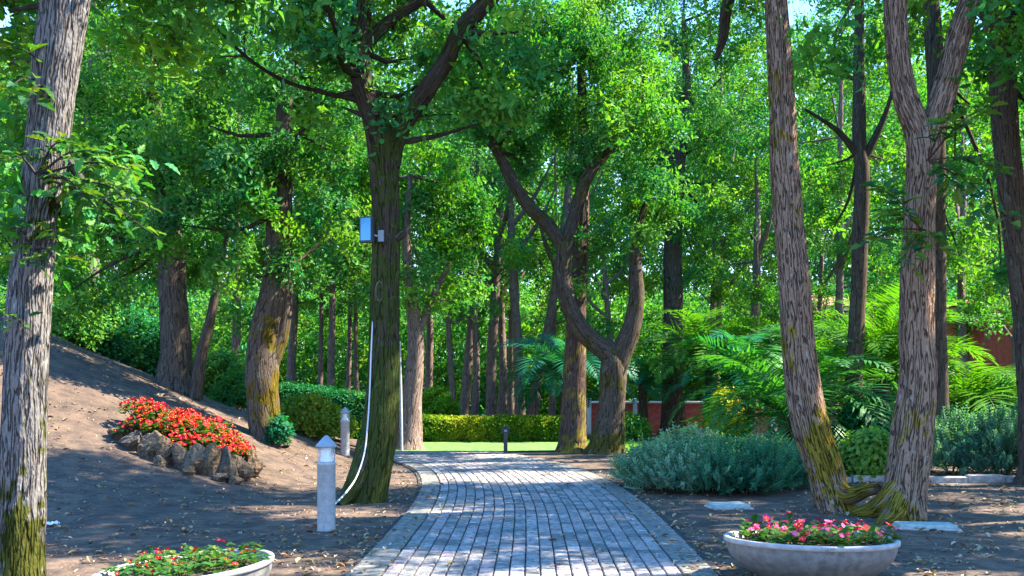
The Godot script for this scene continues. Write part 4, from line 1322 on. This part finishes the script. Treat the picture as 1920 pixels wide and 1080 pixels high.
func build_plants() -> void:
	var box_tone := [Color(0.05, 0.14, 0.015), Color(0.1, 0.21, 0.015), Color(0.2, 0.27, 0.02), Color(0.28, 0.3, 0.02)]
	hedge("clipped_hedge", "low clipped hedge with yellow tips beyond the lawn", foot(742, 24.7), foot(1062, 24.7), 0.7, 0.5, 3600, box_tone, 1.1)
	hedge("clipped_hedge", "teal flat-topped hedge behind the bank, beyond the stout mossy tree", foot(535, 24.5), foot(700, 24.5), 1.0, 0.95, 2800, TEAL, 1.2)
	bush("round_bush", "round clipped green bush behind the low hedge", "bush", foot(817, 26.4), 0.62, 1.3, 1500, "hedge", [Color(0.06, 0.19, 0.012), Color(0.11, 0.26, 0.015), Color(0.16, 0.3, 0.02)], 1.1)
	bush("flowering_shrub", "sunlit yellow-green shrub below the bank, behind the lamp bollards", "shrub", foot(575, 20.0), 0.65, 0.62, 650, "hedge", [Color(0.12, 0.21, 0.02), Color(0.2, 0.24, 0.03), Color(0.08, 0.18, 0.02)], 1.5)
	bush("leafy_shrub", "yellow-green shrub between the lamp bollard and the mossy oak", "shrub", foot(615, 21.5), 0.45, 0.5, 420, "hedge", [Color(0.12, 0.21, 0.02), Color(0.2, 0.24, 0.03), Color(0.08, 0.18, 0.02)], 1.5)
	bush("leafy_shrub", "bright green bush between the double trunk and the stout mossy tree", "shrub", foot(405, 22.0), 0.8, 1.25, 700, "small", [Color(0.05, 0.2, 0.06), Color(0.09, 0.24, 0.05), Color(0.14, 0.26, 0.03)], 0.8)
	bush("leafy_shrub", "yellow-lit low bush touching the stout mossy tree", "shrub", foot(448, 20.2), 0.35, 0.6, 260, "small", WOOD, 0.7)
	bush("leafy_shrub", "dark bush on top of the bank beside the big grey oak", "shrub", foot(140, 20.5), 0.9, 1.5, 700, "small", WOOD, 0.9)
	bush("leafy_shrub", "wide green bush along the top of the bank before the double trunk", "shrub", foot(245, 21.0), 0.9, 1.3, 700, "small", TEAL, 0.9)
	bush("ivy_clump", "ivy climbing round the foot of the stout mossy tree", "ivy", foot(522, 16.7), 0.1, 0.42, 90, "hedge", TEAL, 1.2)
	# grey-green shrubs beside the walk
	var n := 0
	for s in [[1222, 13.6, 0.42, 0.6, "pale grey-green shrub at the walk's edge, nearest the Y-forked oak"], [1268, 13.0, 0.5, 0.68, "grey-green shrub with upright pale shoots beside the walk's right edge"], [1290, 14.2, 0.5, 0.92, "tallest pale shrub of the grey-green clump, before the upright dark trunk"], [1330, 13.0, 0.55, 0.6, "deep teal shrub in the front middle of the grey-green clump"], [1372, 14.0, 0.55, 0.66, "teal shrub at the back middle of the grey-green clump"], [1400, 13.0, 0.5, 0.58, "teal shrub at the front of the clump, above the flower bowl"], [1445, 13.7, 0.5, 0.6, "teal shrub of the clump closest to the leaning oak trunk"], [1490, 14.4, 0.4, 0.52, "small dark shrub tucked behind the leaning oak trunk"]]:
		bush("sage_shrub", s[4], "shrub", foot(s[0], s[1]), s[2], s[3] * 0.68, 420, "sage", SAGE if n < 3 else [Color(0.02, 0.12, 0.08), Color(0.04, 0.15, 0.1), Color(0.08, 0.19, 0.13)], 1.0, "grey-green shrubs beside the walk")
		n += 1
	for s in [[1785, 15.6, 0.65, 0.85, "grey-green bush to the right of the thick twin-oak trunk"], [1880, 15.2, 0.7, 0.95, "grey-green bush at the far right edge of the picture"], [1950, 15.6, 0.7, 0.9, "grey-green bush cut by the right picture edge"]]:
		bush("grey_bush", s[4], "shrub", foot(s[0], s[1]), s[2], s[3], 520, "sage", [Color(0.05, 0.15, 0.11), Color(0.09, 0.2, 0.15), Color(0.15, 0.25, 0.17)], 1.0, "bushes beyond the twin oak")
	bush("leafy_shrub", "small bright shrub seen in the gap of the twin oak", "shrub", foot(1632, 14.8), 0.36, 0.55, 320, "hedge", [Color(0.06, 0.2, 0.06), Color(0.1, 0.24, 0.05), Color(0.16, 0.27, 0.04)], 1.7)
	bush("leafy_shrub", "taller teal shrub behind the gap of the twin oak", "shrub", foot(1625, 17.5), 0.55, 1.1, 420, "small", TEAL, 0.7)
	bush("yellow_shrub", "upright golden-yellow shrub between the palms", "shrub", foot(1362, 23.0), 0.28, 1.25, 420, "hedge", [Color(0.35, 0.36, 0.02), Color(0.45, 0.42, 0.04), Color(0.25, 0.32, 0.02)], 1.5)
	bush("leafy_shrub", "small yellow-green bush at the foot of the red wall", "shrub", foot(1180, 24.5), 0.4, 0.55, 260, "hedge", WOOD, 1.5)
	bush("leafy_shrub", "yellow-leaved bush under the fan of palm fronds at the right", "shrub", foot(1890, 18.5), 0.6, 1.5, 420, "small", WOOD, 0.8)

	# palms
	var tones := []
	for c in [Color(0.06, 0.25, 0.06), Color(0.03, 0.22, 0.12), Color(0.1, 0.28, 0.03)]:
		var m := leaf_material(0.4)
		m.albedo_color = Color(c.r, c.g, c.b).linear_to_srgb()
		tones.append(m)
	palm("big dark palm with arching fronds left of the leaning oak trunk", foot(1478, 18.6), 0.85, 0.2, 34, 1.2, tones[0])
	palm("tall sunlit palm with upright fronds seen between the twin oak trunks", foot(1655, 20.5), 1.5, 0.2, 34, 1.35, tones[2], 0.25)
	palm("pale palm on a slender trunk above the pink wall", foot(1330, 26.0), 2.0, 0.12, 28, 1.2, tones[2])
	palm("blue-green palm with hanging fronds behind the Y-forked oak", foot(1060, 25.8), 1.7, 0.16, 26, 1.1, tones[1])
	palm("small blue-green palm hanging over the red wall", foot(1205, 27.0), 1.5, 0.12, 20, 0.7, tones[1])
	palm("low palm with fanned fronds right of the thick twin-oak trunk", foot(1812, 19.0), 0.6, 0.16, 30, 1.2, tones[2])
	palm("dark palm behind the golden shrub", foot(1395, 24.5), 1.5, 0.15, 26, 1.15, tones[1])
	palm("tall palm at the back between the leaning trunk and the slim dark trunk", foot(1545, 24.0), 1.8, 0.18, 28, 1.15, tones[0])

	# red flower bed on the bank
	var bed := thing("stone_edging", "rough brown boulders edging the red flower bed", "rocks", foot(345, 14.2))
	var k := 0
	for s in [[226, 13.75, 0.2, 0.13], [252, 13.45, 0.22, 0.17], [283, 13.3, 0.18, 0.19], [312, 13.2, 0.2, 0.2], [340, 13.12, 0.17, 0.22], [366, 13.08, 0.19, 0.22], [395, 13.08, 0.2, 0.23], [424, 13.15, 0.19, 0.22], [450, 13.3, 0.2, 0.21], [468, 13.65, 0.17, 0.2], [474, 14.1, 0.17, 0.15], [300, 13.0, 0.1, 0.08], [355, 12.85, 0.11, 0.08], [410, 12.9, 0.13, 0.07], [440, 12.95, 0.12, 0.07]]:
		var q := foot(s[0], s[1])
		put("stone", rock(Vector3(s[2] * (0.92 + 0.1 * (k % 3)), s[3] * (1.1 + 0.14 * (k % 4)), s[2] * 0.8), k * 1.7), M.stones[k * 2 % 3], bed, q - bed.position + Vector3(0, s[3] * 0.6, 0))
		k += 1
	var soil_at := foot(345, 14.0)
	var bst := st_new()
	var nn := 20
	for i in nn + 1:
		for j in nn + 1:
			var fx := float(i) / nn * 2.0 - 1.0
			var fz := float(j) / nn * 2.0 - 1.0
			var px := lerpf(228, 464, (fx + 1.0) / 2.0)
			var d := 14.15 + fz * 0.85 * sqrt(maxf(0.0, 1.0 - fx * fx * 0.8))
			var p := foot(px, d)
			p.y += 0.42 * (1.0 - pow(maxf(absf(fx), absf(fz)), 4.0)) - 0.04
			bst.set_uv(Vector2.ZERO)
			bst.add_vertex(p - soil_at)
	for i in nn:
		for j in nn:
			var a := i * (nn + 1) + j
			for q in [a, a + 1, a + nn + 2, a, a + nn + 2, a + nn + 1]:
				bst.add_index(q)
	var bt := put("soil_mound", done(bst), M.soil, self, soil_at)
	tag(bt, "dark soil mound under the red flowers on the bank", "soil")
	var reds := [make_flower(Color(0.5, 0.003, 0.012)), make_flower(Color(0.56, 0.008, 0.01)), make_flower(Color(0.4, 0.003, 0.025))]
	for i in 58:
		var fx := rng.randf_range(-0.93, 0.93)
		var fz := (float(i % 6) + rng.randf()) / 3.0 - 1.0
		var px := lerpf(222, 470, (fx + 1.0) / 2.0)
		var d := 14.05 + fz * 0.85 * sqrt(1.0 - fx * fx * 0.8)
		var p := foot(px, d)
		p.y += 0.42 * (1.0 - pow(maxf(absf(fx), absf(fz)), 4.0)) - 0.05
		begonia("red begonia plant massed with others in the stone-edged bed on the bank", p, "red begonias on the bank", reds, 18, rng.randf_range(1.15, 1.6), 0.75)

	for i in 16:
		var p := foot(lerpf(240, 462, (i + rng.randf()) / 16.0), 13.42 + 0.25 * absf(i / 8.0 - 1.0) + rng.randf_range(-0.06, 0.1))
		begonia("red begonia plant massed with others in the stone-edged bed on the bank", p + Vector3(0, 0.22, 0), "red begonias on the bank", reds, 12, rng.randf_range(1.0, 1.4), 0.78)

	# flower bowls
	var bowl_a := bowl("wide grey concrete bowl of pink flowers in front of the twin oak", foot(1519, 7.0) + Vector3(0, 0.01, 0), 0.612, 0.335, Vector3(-0.05, 0, -0.008))
	var pinks := [make_flower(Color(0.78, 0.03, 0.16)), make_flower(Color(0.82, 0.1, 0.28)), make_flower(Color(0.66, 0.01, 0.05))]
	for i in 22:
		var a := i * 2.4
		var r := 0.5 * sqrt((i + 0.5) / 22.0)
		var p := bowl_a.transform * Vector3(cos(a) * r, 0.28, sin(a) * r)
		begonia("pink begonia plant growing in the concrete bowl before the twin oak", p, "pink begonias in the bowl", pinks, 6, rng.randf_range(0.9, 1.25), 0.72)
	var bowl_b := bowl("tilted grey concrete bowl of sparse red flowers at the bottom picture edge", foot(353, 6.3) + Vector3(0, -0.07, 0), 0.572, 0.33, Vector3(0.0, 0.0, 0.085))
	for i in 22:
		var a := i * 2.4
		var r := 0.48 * sqrt((i + 0.5) / 22.0)
		var p := bowl_b.transform * Vector3(cos(a) * r, 0.28, sin(a) * r)
		begonia("begonia plant with few red flowers in the tilted concrete bowl", p, "begonias in the tilted bowl", [reds[0], reds[2]], 2, rng.randf_range(0.75, 1.0), 0.72)

# ------------------------------------------------------------------ walls and houses

func build_buildings() -> void:
	# low red garden wall with a pale coping, seen in pieces between the trunks
	var at := foot(1240, 29.0)
	var t := thing("garden_wall", "low red plaster wall with white coping behind the palms", "wall", at)
	for i in 4:
		var o := put("panel", slab_mesh(1.3, 0.95, 0.2, 0.01), M.plaster_red, t)
		o.position = Vector3(-1.5 + 1.38 * i, -0.05, 0.05 * (i % 2))
	for i in 5:
		var o := put("post", slab_mesh(0.12, 1.1, 0.3, 0.01), M.white_trim, t)
		o.position = Vector3(-2.19 + 1.38 * i, -0.05, 0.02)
	for i in 4:
		var o := put("coping", slab_mesh(1.3, 0.06, 0.32, 0.015), M.white_trim, t)
		o.position = Vector3(-1.5 + 1.38 * i, 0.903, 0.05 * (i % 2))
	# red houses behind the trees
	for h in [["red house with a pale blue awning at the right picture edge", foot(2050, 25.5), 4.2, 3.6, 4.5, true], ["red house far behind the palms and the twin oak", foot(1555, 37.0), 4.2, 4.3, 4.0, false]]:
		var o := thing("red_house", h[0], "house", h[1])
		var w: float = h[2]
		var hi: float = h[3]
		var dp: float = h[4]
		put("wall", slab_mesh(w, hi + 0.1, dp, 0.02), M.plaster_red, o, Vector3(0, -0.1, -dp / 2.0))
		put("cornice", slab_mesh(w + 0.3, 0.18, dp + 0.3, 0.03), M.white_trim, o, Vector3(0, hi + 0.002, -dp / 2.0))
		var rst := st_new()
		rst.set_smooth_group(-1)
		var x := w / 2.0 + 0.35
		var z := dp / 2.0 + 0.35
		var c := [Vector3(-x, 0, -z), Vector3(x, 0, -z), Vector3(x, 0, z), Vector3(-x, 0, z)]
		for i in 4:
			for q in [c[i], c[(i + 1) % 4], Vector3(0, 0.7, 0)]:
				rst.set_uv(Vector2.ZERO)
				rst.add_vertex(q)
		put("roof", done(rst), M.roof, o, Vector3(0, hi + 0.184, -dp / 2.0))
		for s in [-1.0, 1.0]:
			var wn := put("window", slab_mesh(0.8, 1.2, 0.05, 0.01), M.flood_glass, o, Vector3(s * w * 0.25, 1.2, 0.024))
			for e in [-1.0, 1.0]:
				put("frame", slab_mesh(0.07, 1.36, 0.09, 0.01), M.white_trim, wn, Vector3(e * 0.44, -0.08, 0.01))
				put("frame", slab_mesh(0.805, 0.07, 0.085, 0.01), M.white_trim, wn, Vector3(0, 0.565 + e * 0.64, 0.01))
			put("door", slab_mesh(0.9, 2.0, 0.05, 0.01), M.white_trim, o, Vector3(0, 0.0, 0.024)) if s > 0 else null
		if h[5]:
			var ast := st_new()
			ast.set_smooth_group(-1)
			for q in [Vector3(-w / 2, 2.55, 0.03), Vector3(w / 2, 2.55, 0.03), Vector3(w / 2, 2.2, 1.2), Vector3(-w / 2, 2.55, 0.03), Vector3(w / 2, 2.2, 1.2), Vector3(-w / 2, 2.2, 1.2), Vector3(-w / 2, 2.2, 1.2), Vector3(w / 2, 2.2, 1.2), Vector3(w / 2, 2.0, 1.22), Vector3(-w / 2, 2.2, 1.2), Vector3(w / 2, 2.0, 1.22), Vector3(-w / 2, 2.0, 1.22)]:
				ast.set_uv(Vector2.ZERO)
				ast.add_vertex(q)
			put("awning", done(ast), M.awning, o)

# ------------------------------------------------------------------ lamps, covers, edging

func build_objects() -> void:
	var lamp := bollard("grey cylinder lamp bollard with conical cap, in front beside the dark mossy oak", foot(612, 9.46), 1.0, "lamp bollards")
	bollard("second cylinder lamp bollard, farther off behind the dark mossy oak, top in leaves", foot(647, 18.7), 1.0, "lamp bollards")
	# slim path light by the lawn
	var pl := thing("path_light", "small dark hooded path light on the lawn before the hedge", "lamp", foot(948, 20.85))
	put("post", slab_mesh(0.085, 0.46, 0.07, 0.008), M.dark_metal, pl, Vector3(0, -0.03, 0))
	var hs := st_new()
	tube(hs, [[Vector3(-0.06, 0.4, 0.0), 0.03], [Vector3(-0.05, 0.5, 0.0), 0.033], [Vector3(0.0, 0.545, 0.0), 0.036], [Vector3(0.05, 0.5, 0.0), 0.033], [Vector3(0.06, 0.4, 0.0), 0.03]], 12, 0.02, 0.0)
	put("hood", done(hs), M.dark_metal, pl)
	put("lens", slab_mesh(0.06, 0.05, 0.04, 0.008), M.lamp_cap, pl, Vector3(0, 0.435, 0.012))
	# cable from the oak to the lamp
	var cst := st_new()
	var cp := []
	for p in [[699, 600, 11.84], [696, 660, 11.82], [693, 740, 11.78], [689, 800, 11.74], [683, 850, 11.62], [669, 893, 11.25], [650, 922, 10.6], [631, 942, 9.75], [625, 946, 9.5]]:
		cp.append([spot(p[0], p[1], p[2]) - spot(687, 740, 11.72), 0.0095])
	tube(cst, cp, 8, 0.06, 0.0)
	var cable := put("power_cable", done(cst), M.cable, self, spot(687, 740, 11.72))
	tag(cable, "white cable running down the dark mossy oak to the front lamp bollard", "cable")
	# floodlight on the oak
	var fl := thing("floodlight", "small rectangular floodlight with reflected sky blue painted into its glass on the dark mossy oak", "lamp", spot(687, 430, 11.72), -0.25)
	put("housing", slab_mesh(0.165, 0.32, 0.075, 0.012), M.dark_metal, fl, Vector3(0, -0.16, -0.02))
	put("glass", slab_mesh(0.13, 0.275, 0.012, 0.003), M.flood_glass, fl, Vector3(0, -0.1375, 0.022))
	var br := st_new()
	tube(br, [[Vector3(0.03, -0.05, -0.05), 0.014], [Vector3(0.1, -0.07, -0.1), 0.014], [Vector3(0.19, -0.06, -0.16), 0.02]], 8, 0.05, 0.0)
	put("bracket", done(br), M.lamp_cap, fl)
	put("mounting_plate", slab_mesh(0.07, 0.14, 0.03, 0.006), M.lamp_cap, fl, Vector3(0.15, -0.14, -0.1))
	# slim pale conduit in front of the pale tree
	var pst := st_new()
	tube(pst, [[Vector3(0, -0.1, 0), 0.035], [Vector3(-0.02, 1.2, 0), 0.035], [Vector3(-0.05, 2.4, 0), 0.033]], 10, 0.3, 0.0)
	var pole := put("pole", done(pst), M.lamp_paint, self, foot(753, 20.95))
	tag(pole, "slim pale pole standing against the pale-barked tree at the lawn edge", "pole")
	# inspection covers in the earth
	for c in [["pale green flat inspection cover by the grey-green shrubs", 1366, 11.35, 0.42, 0.3, 0.15], ["long pale green inspection cover beside the twin oak", 1735, 9.75, 0.55, 0.26, -0.12]]:
		var o := thing("inspection_cover", c[0], "cover", foot(c[1], c[2]), c[5])
		put("frame", slab_mesh(c[3] + 0.06, 0.05, c[4] + 0.06, 0.01), M.kerb, o, Vector3(0, -0.03, 0))
		put("lid", slab_mesh(c[3], 0.03, c[4], 0.006), M.cover, o, Vector3(0, 0.021, 0))
	# stone edging beyond the twin oak
	var kerb := thing("stone_kerb", "low pale stone edging behind the twin oak, before the bushes", "kerb", foot(1700, 14.4))
	var x := -2.2
	while x < 3.4:
		var long := rng.randf_range(0.5, 0.8)
		var q := foot(1700, 14.4) + Vector3(x + long * 0.5, 0, 0)
		var o := put("kerb_stone", slab_mesh(long - 0.02, 0.15, 0.14, 0.015), M.kerb, kerb, Vector3(x + long * 0.5, land(q.x, 14.4) - kerb.position.y - 0.05 + rng.randf_range(-0.015, 0.015), 0))
		o.rotation.y = rng.randf_range(-0.03, 0.03)
		x += long
	# a scrap of paper by the grey oak
	var ps := st_new()
	ps.set_smooth_group(-1)
	var m := 6
	for i in m:
		for j in m:
			var corner := []
			for c in [[0, 0], [1, 0], [1, 1], [0, 1]]:
				var fx := float(i + c[0]) / m - 0.5
				var fz := float(j + c[1]) / m - 0.5
				corner.append(Vector3(fx * 0.16, 0.02 + 0.06 * absf(fine.get_noise_2d(fx * 200.0, fz * 200.0)), fz * 0.12))
			for q in [0, 1, 2, 0, 2, 3]:
				ps.set_uv(Vector2.ZERO)
				ps.add_vertex(corner[q])
	var scrap := put("paper_scrap", done(ps), M.awning, self, foot(96, 9.6))
	tag(scrap, "crumpled pale scrap of paper on the earth beside the grey oak", "paper")
